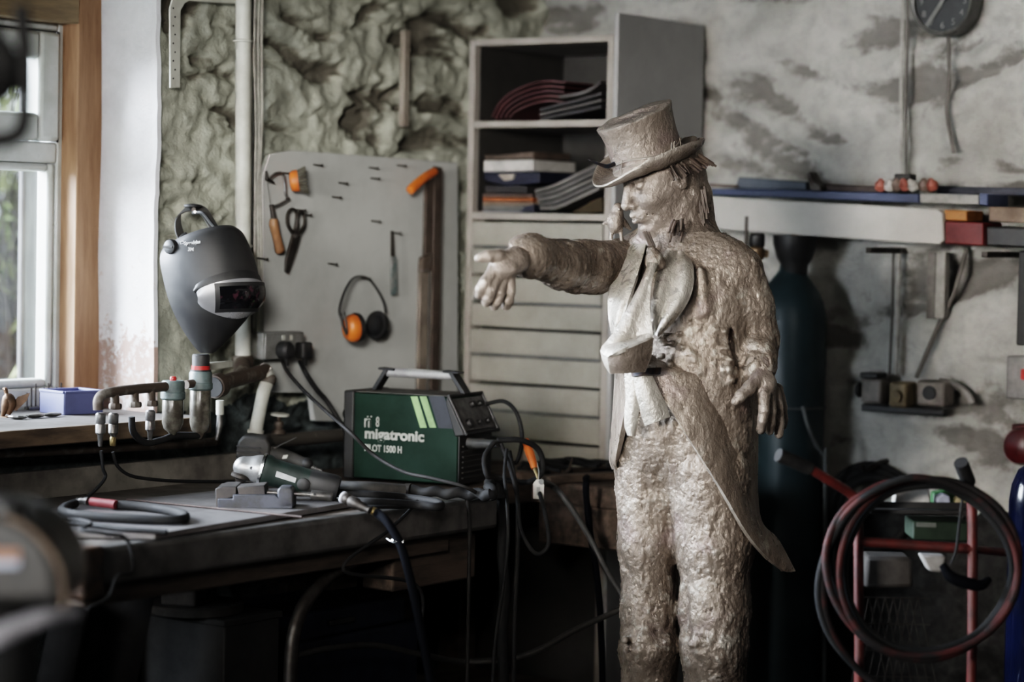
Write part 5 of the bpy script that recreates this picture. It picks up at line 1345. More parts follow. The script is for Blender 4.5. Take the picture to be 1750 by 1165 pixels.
# red-banded hose loop at the near end
zl = ZP + .011
rh = thing('red_band_hose', 'black hose loop with red band and steel end at the near end of the bench', 'hose', onz(200, 880, ZP))
MB().tube([onz(196, 862, zl), onz(250, 866, zl), onz(300, 874, zl), onz(317, 882, zl), onz(300, 888, zl), onz(220, 886, zl), onz(140, 880, zl), onz(108, 874, zl), onz(112, 866, zl), onz(128, 860, zl)], .0105, 12, 8).build('hose_tube', M_rubber, rh)
MB().cyl(onz(156, 857, zl + .004), onz(198, 862, zl + .002), .0105, 14).build('red_band', mat('red_band', (.19, .035, .04), .6), rh)
MB().lathe([(.004, -.03), (.006, -.026), (.004, -.02), (.0075, -.016), (.0075, -.006), (.010, 0), (.010, .010)], onz(146, 856, zl + .004), onz(160, 857.5, zl + .004) - onz(146, 856, zl + .004), 14).build('steel_end', M_steel, rh)
MB().lathe([(.0112, 0), (.0112, .008)], onz(196, 862, zl), onz(210, 863, zl) - onz(196, 862, zl), 14).build('end_ring', M_steel, rh)
hose([onz(30, 880, ZP + .0065), onz(90, 888, ZP + .0065), onz(150, 896, ZP + .0065), onz(210, 904, ZP + .0065), onz(285, 909, ZP + .0065)], .006, 'dark straight cable across the near end of the steel plate')
hose([onz(70, 895, ZP + .018), onz(110, 886, ZP + .018), onz(155, 893, ZP + .018), onz(140, 905, ZP + .016), onz(180, 912, ZP + .010), Vector((FX + .018, onz(190, 928, ZT_).y, .912)), Vector((FX + .045, onz(195, 930, ZT_).y, .85)), onx(200, 985, FX + .05), onx(185, 1020, FX + .045), onx(150, 1040, FX + .04)], .004, 'thin bluish cable looping off the near bench corner')

# ---- leads hanging in front of the return bench
rl = random.Random(4)
wf = Wp(xs2 + .01, WH * .46, WD * .3)
eh = thing('electrode_holder', 'electrode holder with red-orange grip standing among the welding leads', 'electrode holder', atd(910, 800, 6.4))
MB().tube([atd(898, 752, 6.42), atd(906, 775, 6.4), atd(914, 800, 6.38)], [.010, .012, .009], 12, 4).build('grip', M_orange, eh)
MB().tube([atd(914, 800, 6.38), atd(918, 812, 6.37), atd(920, 822, 6.36)], [.006, .004, .0015], 8).build('ring', M_brass, eh)
th = thing('luggage_tag', 'white paper tag hanging from the welding leads', 'tag', atd(920, 850, 6.3))
MB().prism([atd(911, 852, 6.3), atd(911, 826, 6.3), atd(917, 819, 6.3), atd(924, 819, 6.3), atd(930, 826, 6.3), atd(929, 853, 6.3)], _f0 * .0012).build('card', mat('paper', (.62, .60, .55), .7, bmp=.03), th)
MB().prism([atd(917, 846, 6.296), atd(917, 832, 6.296), atd(923, 832, 6.296), atd(923, 846, 6.296)], _f0 * .0008).build('card_print', mat('grey_print', (.33, .33, .31), .7, bmp=0), th)
MB().tube([atd(920, 822, 6.3), atd(921, 806, 6.33), atd(918, 790, 6.36)], .001, 5).build('string', M_wpaint, th)
gl = MB(); gl.tube([Wp(xs2 + .02, WH * .50, .02), Wp(xs2 + .05, WH * .49, .02), atd(852, 758, 6.3)], [.012, .014, .010], 12, 4)
tag(gl.build('cable_plug', M_blackd), 'dusty black lead plug in the front of the welder', 'plug')
hose([atd(830, 690, 6.5), atd(862, 686, 6.5), atd(884, 708, 6.48), atd(892, 750, 6.46), atd(882, 790, 6.44), atd(862, 780, 6.4)], .0055, 'black lead looping up behind the welder front')
hose([atd(850, 752, 6.3), atd(890, 752, 6.32), atd(920, 768, 6.36), atd(928, 800, 6.38), atd(916, 818, 6.38), onz(890, 824, ZT_ + .012), onz(840, 812, ZT_ + .012)], .0075, 'thick black lead arching over the orange electrode holder')
hose([atd(845, 755, 6.28), atd(828, 780, 6.24), atd(832, 812, 6.20), onz(850, 822, ZT_ + .03), Vector((-3.82, 5.17, .88)), Vector((-3.82, 5.18, .6)), Vector((-3.82, 5.18, .02))], .0065, 'black lead dropping from the welder over the bench corner')
hose([atd(856, 758, 6.30), atd(872, 800, 6.28), atd(884, 850, 6.22), atd(890, 905, 6.17), atd(915, 945, 6.16), atd(937, 930, 6.17), atd(932, 880, 6.22), atd(922, 842, 6.30)], .0055, 'dark lead hanging in a loop below the white tag')
hose([atd(870, 770, 6.34), atd(878, 810, 6.34), atd(884, 845, 6.28), atd(885, 900, 6.23), atd(884, 960, 6.23), atd(880, 1040, 6.23), atd(878, 1165, 6.23), atd(878, 1320, 6.23)], .0060, 'straight dark lead hanging to the floor right of the beam')
hose([atd(866, 768, 6.24), atd(862, 810, 6.16), atd(866, 852, 6.10), atd(868, 920, 6.08), atd(860, 1000, 6.08), atd(846, 1100, 6.08), atd(842, 1180, 6.08), atd(842, 1330, 6.08)], .0045, 'thin lead beside the timber beam end')
hose([onz(925, 823, ZT_ + .03), atd(944, 830, 6.44), atd(962, 848, 6.40), atd(1000, 905, 6.40), atd(1040, 980, 6.40), atd(1064, 1020, 6.40), atd(1085, 1080, 6.38), atd(1090, 1250, 6.35)], .0075, 'grey hose slanting down towards the statue legs', 'hose', mat('grey_hose', (.10, .10, .098), .5), cat='hose')
hose([onz(1046, 806, ZT_ + .012), onz(1018, 806, ZT_ + .014), onz(1002, 816, ZT_ + .014), onz(1002, 822, ZT_ + .020), atd(1002, 850, 6.42), atd(1010, 920, 6.44), atd(1022, 1000, 6.44), atd(1028, 1100, 6.44), atd(1030, 1200, 6.44), atd(1030, 1290, 6.44)], .0085, 'dark blue hose bent over the return bench near the statue', 'hose', mat('blue_hose', (.022, .030, .060), .45), cat='hose')
# tangle on the return bench
for k in range(9):
    c = onz(rl.uniform(885, 1040), rl.uniform(802, 816), ZT_ + .01); pts_ = []
    for q in range(7): a = q * .9 + rl.uniform(-.2, .2); pts_.append(c + Vector((math.cos(a) * rl.uniform(.04, .09), math.sin(a) * rl.uniform(.03, .06), .004 + .006 * (k % 4) + rl.uniform(0, .012))))
    tag(MB().tube(pts_, .0055, 8, 8).build('cable_coil', M_rubber), 'tangled black cable heaped on the return bench', 'cable', 'cable tangle on the return bench')
tag(MB().tube([onz(962, 812, ZT_ + .01), atd(972, 802, 6.6), atd(976, 790, 6.6), atd(978, 782, 6.62)], [.006, .005, .003, .002], 6, 5).build('bent_rod', M_rust), 'short bent rod sticking up from the cable tangle', 'rod')
for k, (a, b) in enumerate((((880, 812), (1040, 803)), ((930, 819), (1050, 812)))):
    tag(MB().bar(onz(*a, ZT_ + .012), onz(*b, ZT_ + .012), .05, .022).build('wood_offcut', M_beam, None, .003), ['rough dark wood strip under the cable tangle, farther one', 'rough dark wood strip under the cable tangle, nearer the edge'][k], 'wood')

# ---- under the bench
cr = thing('tool_chest', 'dark box standing on the floor under the workbench', 'box', (-3.9, 4.0, 0))
c0 = onx(384, 1060, FX - .16); c1 = onx(478, 1052, FX - .16)
MB().box((FX - .33, (c0.y + c1.y) / 2, c1.z / 2), (.34, c1.y - c0.y, c1.z)).build('box_body', mat('dark_box', (.03, .029, .028), .7, col2=(.018, .018, .018), scale=8), cr, .004)
MB().box((FX - .33, (c0.y + c1.y) / 2, c1.z + .004), (.35, c1.y - c0.y + .012, .016)).build('lid', mat('dark_box', (.03, .029, .028)), cr, .003)
ds = MB(); dc = Vector((FX - .30, (c0.y + c1.y) / 2 - .05, c1.z + .012)); ds.lathe([(.11, 0), (.115, .003), (.115, .020), (.112, .023), (.02, .0235)], dc, (0, 0, 1), 40); tag(ds.build('grinding_disc', mat('stone_disc', (.05, .044, .038), .8)), 'round stone disc lying on the dark box under the bench', 'disc')
tag(MB().box(dc + Vector((0, -.02, .044)), (.09, .12, .04), Matrix.Rotation(.3, 3, 'Z')).build('stone_block', mat('block_stone', (.06, .055, .052), .85, col2=(.03, .028, .026), scale=20), None, .005), 'rough square block on the stone disc under the bench', 'block')
M_case = mat('case_blue', (.013, .017, .034), .6, bmp=.05)
for k, (a, b, lab) in enumerate((((500, 1112), (722, 1060), 'dark blue tool case low under the bench, bottom of the pair'), ((520, 1068), (700, 1018), 'dark blue tool case resting on the lower case'))):
    p, q = onx(a[0], a[1], FX - .30), onx(b[0], b[1], FX - .30)
    t = thing('tool_case', lab, 'case', (p.x, p.y, p.z)); z_lo = .02 if k == 0 else zprev + .002
    MB().box((FX - .45, (p.y + q.y) / 2, (z_lo + q.z) / 2), (.28, q.y - p.y, q.z - z_lo)).build('case_body', M_case, t, .01)
    MB().bar(Vector((FX - .305, p.y + .1, (z_lo + q.z) / 2)), Vector((FX - .305, p.y + .2, (z_lo + q.z) / 2)), .012, .014).build('handle', M_black, t, .003)
    zprev = q.z
hose([onx(505, 1120, FX - .15), onx(560, 1108, FX - .15), onx(640, 1102, FX - .15), onx(720, 1118, FX - .15), onx(800, 1130, FX - .15), atd(900, 1118, 6.28), atd(985, 1075, 6.34), atd(1062, 1040, 6.36)], .008, 'dusty hose sagging through the dark under the bench', 'hose', mat('dusty_hose', (.045, .042, .038), .7), cat='hose')
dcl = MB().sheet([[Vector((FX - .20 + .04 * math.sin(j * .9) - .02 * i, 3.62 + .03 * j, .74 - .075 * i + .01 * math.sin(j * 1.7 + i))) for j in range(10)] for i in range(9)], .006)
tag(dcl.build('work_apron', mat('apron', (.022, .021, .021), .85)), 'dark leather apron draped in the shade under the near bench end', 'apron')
# ================================================================== CABINET
CF = 5.765
M_cab = mat('cabinet_cream', (.31, .295, .26), .55, col2=(.24, .228, .20), scale=6, bmp=.05)
M_cabi = mat('cabinet_inside', (.05, .047, .043), .7, col2=(.035, .033, .03), scale=5)
M_cabg = mat('cabinet_grey', (.34, .34, .335), .6, col2=(.30, .30, .295), scale=4, bmp=.03)
M_cabe = mat('cabinet_edge', (.33, .305, .275), .55, col2=(.26, .235, .21), scale=8, bmp=.04)
cxl, cxr = ony(796, 400, CF).x, ony(1042, 400, CF).x
def cz(py, px=800): return ony(px, py, CF).z
cab = thing('drawer_cabinet', 'tall cream cabinet with open shelves over a column of shallow drawers', 'cabinet', (cxl, CF, 0))
zt_c, zs1, zs2 = cz(68), cz(214), cz(366)
tk = .022; dep = BY - .02 - CF
MB().box((cxl + tk / 2, CF + dep / 2, zt_c / 2), (tk, dep, zt_c)).build('side_panel', M_cabe, cab, .002)
MB().box((cxr - tk / 2, CF + dep / 2, zt_c / 2), (tk, dep, zt_c)).build('side_panel', M_cabe, cab, .002)
MB().box((cxr + .008, CF + dep / 2, cz(22, 1043) / 2), (.015, dep, cz(22, 1043))).build('tall_panel', M_cabg, cab, .002)
for z_, nm in ((zt_c, 'top_panel'), (zs1 + .012, 'shelf'), (zs2 + .006, 'shelf')): MB().box(((cxl + cxr) / 2, CF + dep / 2 + .001, z_ - .010), (cxr - cxl - 2 * tk - .001, dep, .020)).build(nm, M_cabe, cab, .002)
MB().box(((cxl + cxr) / 2, CF + dep - .006, zt_c / 2), (cxr - cxl - 2 * tk, .008, zt_c - .02)).build('back_panel', M_cabi, cab)
for xx_ in (cxl + tk + .002, cxr - tk - .002): MB().box((xx_, CF + dep / 2 + .01, (zs2 + zt_c) / 2), (.003, dep - .03, zt_c - zs2 - .02)).build('lining', M_cabi, cab)
edges = [372, 421, 468, 515, 557, 604, 650, 698, 744, 790, 836, 882]
for i in range(len(edges) - 1):
    z1, z0 = cz(edges[i]), cz(edges[i + 1]); h = z1 - z0
    if i == 0: z1 -= .004
    d = MB().box(((cxl + cxr) / 2 - .002, CF + .012 + (.004 if i % 2 else 0), (z1 + z0) / 2 - .001), (cxr - cxl - 2 * tk - .006, .02, z1 - z0 - (.012 if i % 2 == 0 else .007))).build('drawer', M_cab, cab, .002)
    if i % 2 == 0: MB().box(((cxl + cxr) / 2, CF + .006, z0 + .001), (cxr - cxl - 2 * tk - .01, .012, .006)).build('drawer_lip', mat('drawer_rail', (.14, .14, .14), .5), d)
MB().box(((cxl + cxr) / 2, CF + dep / 2, .05), (cxr - cxl - 2 * tk, dep - .05, .08)).build('base_panel', M_cabi, cab)
MB().box(((cxl + cxr) / 2, CF + .06, zs2 / 2), (cxr - cxl - 2 * tk, .01, zs2 - .1)).build('carcass', M_cabi, cab)

# ---- what lies on the open shelves
def C_(px, py, dy=.04): return ony(px, py, CF + dy)
def slabC(pxs, d0, d1, m, name, lab, cat, grp=None, bev=.002):
    o = MB().prism([C_(a, b, d0) for a, b in pxs], (0, d1 - d0, 0)).build(name, m, None, bev); tag(o, lab, cat, grp); return o
redc = [(.075, .028, .029), (.085, .031, .032), (.06, .022, .025), (.09, .034, .033)]
bc0 = catmull([C_(838, 206, .05), C_(856, 173, .05), C_(890, 150, .06), C_(930, 139, .06), C_(966, 141, .07)], 6)
for k in range(5):
    L0 = []
    for i, p in enumerate(bc0):
        t_ = (bc0[min(i + 1, len(bc0) - 1)] - bc0[max(i - 1, 0)]).normalized(); L0.append(p + Vector((t_.z, 0, -t_.x)) * (.0145 * k) )
    L0 = [p for p in L0 if p.z > zs1 + .018][: len(L0) - k]
    rows = [[p + Vector((0, .26 * j / 5, 0)) for j in range(6)] for p in L0]
    o = MB().sheet(rows, .006).build('red_folder', mat('red_folder%d' % (k % 4), redc[k % 4], .6, col2=tuple(c * .6 for c in redc[k % 4]), scale=8), None)
    tag(o, 'slumped dark red folder in the pile on the top shelf', 'folder', 'red folders on the top shelf')
for k in range(4):
    x0 = 922
    L0 = [C_(x0, 204 - 8 * k, .04), C_(960, 196 - 9 * k, .05), C_(1000, 188 - 10 * k, .06), C_(1028, 182 - 11 * k, .06)]
    if k == 3: L0 = [C_(955, 166, .04), C_(990, 160, .05), C_(1010, 152, .06), C_(1026, 140, .06)]
    rows = [[p + Vector((0, .25 * j / 4, 0)) for j in range(5)] for p in catmull(L0, 5)]
    o = MB().sheet(rows, .009).build('dark_folder', mat('dark_folder%d' % (k % 2), [(.035, .033, .034), (.075, .068, .065)][k % 2], .6, scale=8), None)
    tag(o, ['lowest dark folder beside the red folders on the top shelf', 'greyish folder second from the bottom beside the red folders', 'dark folder third from the bottom beside the red folders', 'bent grey folder topmost beside the red folders'][k], 'folder')
slabC([(826, 293), (826, 274), (911, 273), (911, 292)], .03, .25, mat('white_carton', (.50, .48, .45), .6), 'white_carton', 'flat white box on the blue binder on the lower shelf', 'box')
slabC([(828, 272), (828, 263), (835, 266), (912, 259), (912, 271)], .05, .24, mat('brown_sheet', (.10, .075, .06), .7), 'brown_paper', 'crumpled brown paper on top of the flat white box', 'paper')
bn = thing('blue_binder', 'dark blue lever binder under the flat white box', 'binder', C_(860, 325))
MB().prism([C_(a, b, .03) for a, b in ((826, 294), (922, 294), (922, 312), (900, 315), (868, 318), (840, 313), (826, 308))], (0, .25, 0)).build('binder_cover', mat('binder_blue', (.018, .020, .036), .5), bn, .003)
MB().prism([C_(a, b, .026) for a, b in ((850, 297), (880, 297), (877, 306), (862, 309))], (0, .004, 0)).build('spine_label', mat('cream_label', (.34, .30, .25), .6), bn)
slabC([(828, 330), (828, 316), (900, 318), (900, 330)], .04, .26, mat('dark_folder0', (.035, .033, .034), .6), 'dark_book', 'dark book between the blue binder and the orange folder', 'book')
for k, (y0, y1, c, lab) in enumerate(((331, 336, (.13, .10, .09), 'brownish folder lying on the orange folder'), (337, 344, (.30, .10, .035), 'worn orange folder in the pile on the lower shelf'), (345, 350, (.26, .20, .15), 'tan folder right under the orange folder'), (351, 356, (.18, .18, .17), 'grey paper stack near the bottom of the lower shelf pile'), (357, 363, (.14, .14, .15), 'bottom grey magazine of the lower shelf pile'))):
    slabC([(824, y1), (824, y0), (910, y0 + 1), (910, y1)], .02 + .006 * (k % 3), .27, mat('paper%d' % k, c, .65, scale=12), 'folder', lab, 'folder')
slabC([(888, 362), (895, 353), (911, 349), (912, 362)], .015, .10, mat('binder_blue', (.018, .020, .036), .5), 'blue_wallet', 'small dark blue wallet at the end of the paper pile', 'wallet')
for k in range(5):
    oy = 9.5 * k
    L0 = [C_(914 + 2 * k, 362 - 35 + oy * .75, .03), C_(950, 316 + oy * 1.0, .035), C_(990, 297 + oy * 1.05, .045), C_(1024, 281 + oy * 1.05, .05)]
    rows = [[p + Vector((0, .30 * j / 4, 0)) for j in range(5)] for p in catmull(L0, 5)]
    o = MB().sheet(rows, .011).build('portfolio', mat('portfolio%d' % (k % 2), [(.115, .108, .100), (.075, .07, .068)][k % 2], .6, scale=9), None)
    tag(o, 'big grey portfolio leaning in the slanting stack on the lower shelf', 'portfolio', 'leaning portfolios on the lower shelf')
slabC([(975, 363), (1006, 346), (1028, 336), (1030, 363)], .06, .25, mat('ochre_dark', (.05, .036, .016), .7), 'ochre_box', 'dark ochre box behind the leaning portfolios', 'box')

# ================================================================== RIGHT SIDE: BACK WALL
def Bw(px, py, off=.06): return ony(px, py, BY - off)
# clock
ck = thing('wall_clock', 'round black wall clock with grey rim high on the stone wall', 'clock', Bw(1612, 62, .05))
cc = Bw(1612, 2, .06); rcl = 60 * (cc - CAM).dot(FWD) / FPX
MB().lathe([(rcl * .9, -.05), (rcl, -.045), (rcl, .004), (rcl * .95, .012), (rcl * .86, .010), (rcl * .85, -.002)], cc, (0, -1, 0), 48, caps=False).build('rim', mat('clock_rim', (.085, .085, .08), .35), ck)
MB().lathe([(.001, 0), (rcl * .87, 0), (rcl * .87, -.004)], cc, (0, -1, 0), 48, caps=False).build('dial', mat('clock_dial', (.02, .021, .022), .4), ck)
M_ckh = mat('clock_hand', (.16, .16, .15), .5)
for k in range(12):
    a = PI / 2 - 2 * PI * (k + 1) / 12; p = cc + Vector((math.cos(a) * rcl * .68, -.002, math.sin(a) * rcl * .68 - .009))
    text_mesh(str(k + 1), .026, p, (1, 0, 0), (0, 0, 1), M_ckh, 'numeral', ck, .0005, 'CENTER')
MB().bar(cc + Vector((.0, -.004, .0)), cc + Vector((-.050, -.004, -.072)), .012, .002, (0, 1, 0)).build('minute_hand', M_ckh, ck); MB().bar(cc + Vector((0, -.006, 0)), cc + Vector((.030, -.006, .04)), .012, .002, (0, 1, 0)).build('hour_hand', M_ckh, ck)
# wires down the wall
M_wd = mat('wall_wire_dark', (.13, .12, .11), .7)
def wire(P, r, lab, m, off=.035, nm='wall_cable'):
    tag(MB().tube([Bw(a, b, off) for a, b in P], r, 8, 6).build(nm, m), lab, 'cable')
wire([(1541, -30), (1542, 60), (1540, 160), (1541, 300)], .006, 'pale conduit running straight up left of the clock', mat('wall_pale', (.38, .37, .345), .7))
wire([(1550, -30), (1551, 60), (1548, 160), (1549, 300)], .005, 'dark cable beside the pale conduit left of the clock', M_wd)
wire([(1621, 62), (1622, 140), (1618, 190), (1630, 262)], .006, 'dark cable hanging down from the wall clock', M_wd)
wire([(1536, 425), (1534, 520), (1530, 640)], .008, 'pale conduit from the plank down to the wall sockets', mat('wall_pale', (.38, .37, .345), .7))
wire([(1527, 425), (1525, 530), (1520, 640)], .004, 'dark cable beside the conduit under the plank', M_wd)
wire([(1652, 425), (1630, 500), (1602, 560), (1566, 645)], .007, 'grey cable slanting from the red box to the wall sockets', M_wd)
wire([(1662, 690), (1652, 672), (1630, 656), (1606, 652)], .011, 'thick bent cable at the end of the wall sockets', mat('grey_conduit', (.20, .19, .18), .6))
for k, (a, b) in enumerate(((1589, 1601), (1604, 1617))):
    p, q = Bw(a, 430, .05), Bw(b, 545, .05); tag(MB().box((p + q) / 2, (abs(q.x - p.x), .03, abs(p.z - q.z))).build('shelf_upright', mat('upright_%d' % k, [(.15, .14, .13), (.30, .29, .27)][k], .6), None, .003), ['dark upright batten under the right end of the plank', 'paler upright batten under the right end of the plank'][k], 'batten')
# long rack: brackets, white plank, boards
rk_ = thing('wall_rack', 'steel rack arms on the back wall carrying planks and boards', 'rack', Bw(1450, 425, 0))
for px, py in ((1238, 398), (1545, 421), (1740, 428)):
    p = Bw(px, py, 0); MB().bar(p + Vector((0, .03, -.012)), p + Vector((0, -.215, -.012)), .018, .016).build('rack_arm', M_iron, rk_, .002)
def Pk(px, py, y): return ony(px, py, y)
YP_ = BY - .22
wpk = MB().prism([Pk(a, b, YP_) for a, b in ((1150, 331), (1300, 340), (1602, 357), (1611, 364), (1613, 410), (1605, 418), (1440, 407), (1150, 386))], (0, .03, 0)).build('white_plank', mat('plank_white', (.44, .43, .40), .5, col2=(.36, .35, .325), scale=5, bmp=.03), None, .003)
tag(wpk, 'long white plank with rounded end on edge along the back wall', 'plank')
def board(p, y0, y1, m, nm, lab, cat, bev=.003): tag(MB().prism([Pk(a, b, y0) for a, b in p], (0, y1 - y0, 0)).build(nm, m, None, bev), lab, cat)
M_bl1 = mat('blue_board', (.045, .060, .118), .5, col2=(.035, .045, .08), scale=7); M_bl2 = mat('blue_grey_board', (.085, .10, .125), .6, col2=(.06, .07, .085), scale=9)
board([(1150, 320), (1450, 327), (1570, 331), (1570, 347), (1450, 342), (1150, 330)], YP_ - .01, YP_ + .14, M_bl1, 'blue_board', 'long blue board lying flat along the top of the white plank', 'board')
board([(1571, 330), (1672, 333), (1672, 350), (1571, 347)], YP_ - .012, YP_ + .10, mat('pale_wrap', (.30, .29, .27), .6, col2=(.16, .16, .16), scale=14), 'wrapped_end', 'pale printed wrapping round the end of the blue board', 'wrapping')
board([(1673, 330), (1688, 331), (1688, 352), (1673, 350)], YP_ - .01, YP_ + .12, M_bl1, 'blue_offcut', 'short blue board end right of the pale wrapping', 'board')
board([(1256, 322), (1262, 302), (1378, 311), (1378, 325)], YP_ + .05, YP_ + .16, M_bl2, 'grey_board', 'blue-grey board leaning behind the long blue board', 'board')
board([(1200, 318), (1205, 313), (1256, 316), (1256, 321)], YP_ + .03, YP_ + .12, mat('brown_strip', (.13, .10, .085), .7), 'brown_strip', 'brown wooden strip just behind the statue hat brim', 'strip')
board([(1384, 326), (1378, 296), (1384, 293), (1390, 306), (1402, 318), (1402, 327)], YP_ + .01, YP_ + .05, M_iron, 'axe_head', 'dark iron wedge standing up on the blue board', 'wedge')
board([(1400, 326), (1402, 314), (1500, 318), (1500, 329)], YP_ + .04, YP_ + .10, mat('dark_stick', (.055, .042, .038), .7), 'dark_stick', 'dark flat stick on the blue board right of the iron wedge', 'stick')
rs_ = random.Random(6)
for k in range(7):
    px = 1505 + 15 * k; c = Pk(px, 324, YP_ + .03)
    tag(MB().lathe([(.012, 0), (.016, .004), (.016, .02), (.010, .026), (.006, .034)], c, (rs_.uniform(-.4, .4), -.5, .8), 12).build('pipe_fitting', [mat('fit_red', (.30, .10, .075), .6), mat('fit_white', (.42, .40, .37), .5), mat('fit_brown', (.16, .12, .10), .6)][k % 3]),
        ['reddish', 'whitish', 'brown', 'second reddish', 'second whitish', 'second brown', 'last reddish'][k] + ' small fitting in the row on the blue board', 'fitting')
tag(MB().box(Pk(1547, 308, YP_ + .06), (.05, .04, .035)).build('black_box', M_black, None, .004), 'small black block behind the row of fittings', 'block')
board([(1600, 330), (1603, 318), (1780, 322), (1780, 336)], YP_ + .12, YP_ + .20, mat('dark_board', (.035, .038, .055), .6), 'dark_board', 'dark board running out of sight on the rack behind the fittings', 'board')
board([(1690, 378), (1690, 352), (1800, 356), (1800, 384)], YP_ + .02, YP_ + .14, mat('brown_plank', (.17, .12, .085), .65), 'brown_plank', 'brown plank end at the far right of the rack', 'plank')
board([(1614, 416), (1614, 377), (1680, 380), (1680, 420)], YP_ + .01, YP_ + .13, mat('red_box', (.13, .022, .022), .5), 'red_box', 'dark red box beside the rounded end of the white plank', 'box', .004)
board([(1614, 376), (1614, 358), (1652, 360), (1652, 378)], YP_ + .015, YP_ + .12, mat('orange_carton', (.34, .15, .045), .6), 'orange_carton', 'small orange carton on top of the red box', 'box')
board([(1684, 420), (1684, 386), (1800, 390), (1800, 426)], YP_ + .03, YP_ + .15, M_black, 'black_case', 'black case under the brown plank on the rack', 'case', .006)
# sockets in a row
M_sk1 = mat('socket_body', (.20, .18, .165), .6, col2=(.13, .12, .11), scale=20)
for k, (px, py, w_, lab) in enumerate(((1492, 668, 40, 'grey-brown wall socket with black lid, first of the row behind the trolley'), (1537, 674, 34, 'small yellowish wall socket in the middle of the row'), (1593, 672, 54, 'wall socket with one dark round hole, last of the row'))):
    c = Bw(px, py, .07); t = thing('wall_socket', lab, 'socket', c); s_ = w_ * 6.7 / FPX
    MB().box(c + Vector((0, .02, 0)), (s_, .07, .072)).build('socket_box', M_sk1 if k != 1 else mat('socket_tan', (.25, .20, .13), .6), t, .008)
    if k == 0: MB().box(c + Vector((0, .0, .045)), (s_ * .9, .06, .016)).build('lid', M_black, t, .004); MB().lathe([(.02, 0), (.022, .006), (.018, .012)], c + Vector((-s_ * .75, .02, 0)), (-1, 0, 0), 16).build('cable_gland', M_black, t)
    if k == 1: MB().lathe([(.018, 0), (.018, .012), (.012, .016)], c + Vector((0, -.015, -.005)), (0, -1, 0), 18).build('socket_cap', mat('socket_tan', (.25, .20, .13), .6), t)
    if k == 2: MB().lathe([(.020, 0), (.020, .006), (.002, .0065)], c + Vector((0, -.015, .002)), (0, -1, 0), 20).build('socket_hole', M_black, t)
tag(MB().box(Bw(1545, 700, .04), (.26, .03, .02)).build('cable_tray', M_black, None, .003), 'dark cable tray under the row of wall sockets', 'rail')  # cable tray running below the wall sockets
# switch box and red bell at the right edge of the frame
sb = thing('switch_box', 'grey switch box on the back wall near the clock side corner', 'switch', Bw(1750, 680, .05))
MB().box(Bw(1758, 645, .05), (.10, .08, .12)).build('box_body', mat('switch_grey', (.22, .215, .21), .5), sb, .006)
MB().box(Bw(1762, 640, .10), (.05, .03, .03)).build('red_switch', M_red, sb, .004)
tag(MB().box(Bw(1775, 510, .05), (.10, .06, .26)).build('black_duct', M_black, None, .005), 'black duct on the back wall above the grey switch box', 'duct')
rbell = thing('red_bell', 'dark red round alarm bell on the wall under the switch box', 'bell', Bw(1745, 790, .05))
MB().lathe([(.052, 0), (.052, .02), (.045, .035), (.02, .045), (.001, .047)], Bw(1750, 762, .05), (0, -1, 0), 28).build('bell_dome', mat('bell_red', (.06, .009, .010), .4), rbell)
MB().box(Bw(1752, 740, .03), (.06, .05, .05)).build('bell_mount', mat('bell_red', (.06, .009, .010), .4), rbell, .004)

# ================================================================== GAS CYLINDER
gc0 = ony(1347, 700, BY - .14); gx, gy = gc0.x, gc0.y; gd_ = (gc0 - CAM).dot(FWD); kg = gd_ / FPX
def gz(py): return atd(1347, py, gd_).z
gcy = thing('gas_cylinder', 'tall dark teal gas cylinder with black valve guard against the back wall', 'gas cylinder', (gx, gy, 0))
R_ = 61 * kg
MB().lathe([(R_ * .96, 0), (R_, .012), (R_, gz(560)), (R_ * .97, gz(535)), (R_ * .90, gz(515)), (R_ * .74, gz(494)), (R_ * .50, gz(474)), (R_ * .36, gz(462)), (R_ * .33, gz(452))], (gx, gy, 0), (0, 0, 1), 48).build('cylinder_body', mat('teal_paint', (.030, .052, .059), .45, col2=(.022, .038, .043), scale=8, bmp=.05), gcy)
MB().lathe([(R_ * .36, gz(478)), (R_ * .38, gz(452)), (R_ * .50, gz(440)), (R_ * .60, gz(418)), (R_ * .62, gz(402)), (R_ * .54, gz(402)), (R_ * .52, gz(418)), (R_ * .36, gz(436))], (gx + .008, gy, 0), (0, 0, 1), 32).build('valve_guard', M_black, gcy)
MB().lathe([(.012, gz(440)), (.014, gz(400)), (.010, gz(396))], (gx + .008, gy, 0), (0, 0, 1), 14).build('valve', M_brass, gcy)
MB().torus((gx, gy, gz(694)), (0, 0, 1), R_ + .002, .004, 48, 6).build('retaining_strap', mat('strap_grey', (.16, .17, .17), .6), gcy)
rg = thing('pressure_regulator', 'black and brass pressure regulator beside the gas cylinder valve', 'regulator', atd(1300, 450, gd_ - .02))
rp = atd(1293, 432, gd_ - .04)
MB().lathe([(.018, -.02), (.022, -.012), (.022, .012), (.014, .022)], rp, (0, 0, 1), 20).build('regulator_body', mat('tarnished_brass', (.20, .14, .085), .45, .6, col2=(.08, .06, .045), scale=20), rg)
MB().lathe([(.020, .018), (.023, .022), (.023, .050), (.018, .056)], rp, (0, 0, 1), 20).build('gauge_cap', M_black, rg)
MB().cyl(rp, atd(1312, 434, gd_ - .035), .012, 14).build('inlet', mat('tarnished_brass', (.20, .14, .085), .45), rg)
MB().cyl(rp + Vector((-.035, 0, -.02)), rp + Vector((-.035, 0, .105)), .0065, 10).build('key_rod', M_iron, rg)
tag(MB().tube([atd(1372, 694, gd_ - .12), atd(1380, 726, gd_ - .13), atd(1394, 758, gd_ - .12), atd(1406, 776, gd_ - .10), atd(1410, 800, gd_ - .10), atd(1408, 1180, gd_ - .10)], .006, 8, 8).build('chain_end', mat('strap_grey', (.16, .17, .17), .6)), 'grey loose strap end curving down the gas cylinder', 'strap')
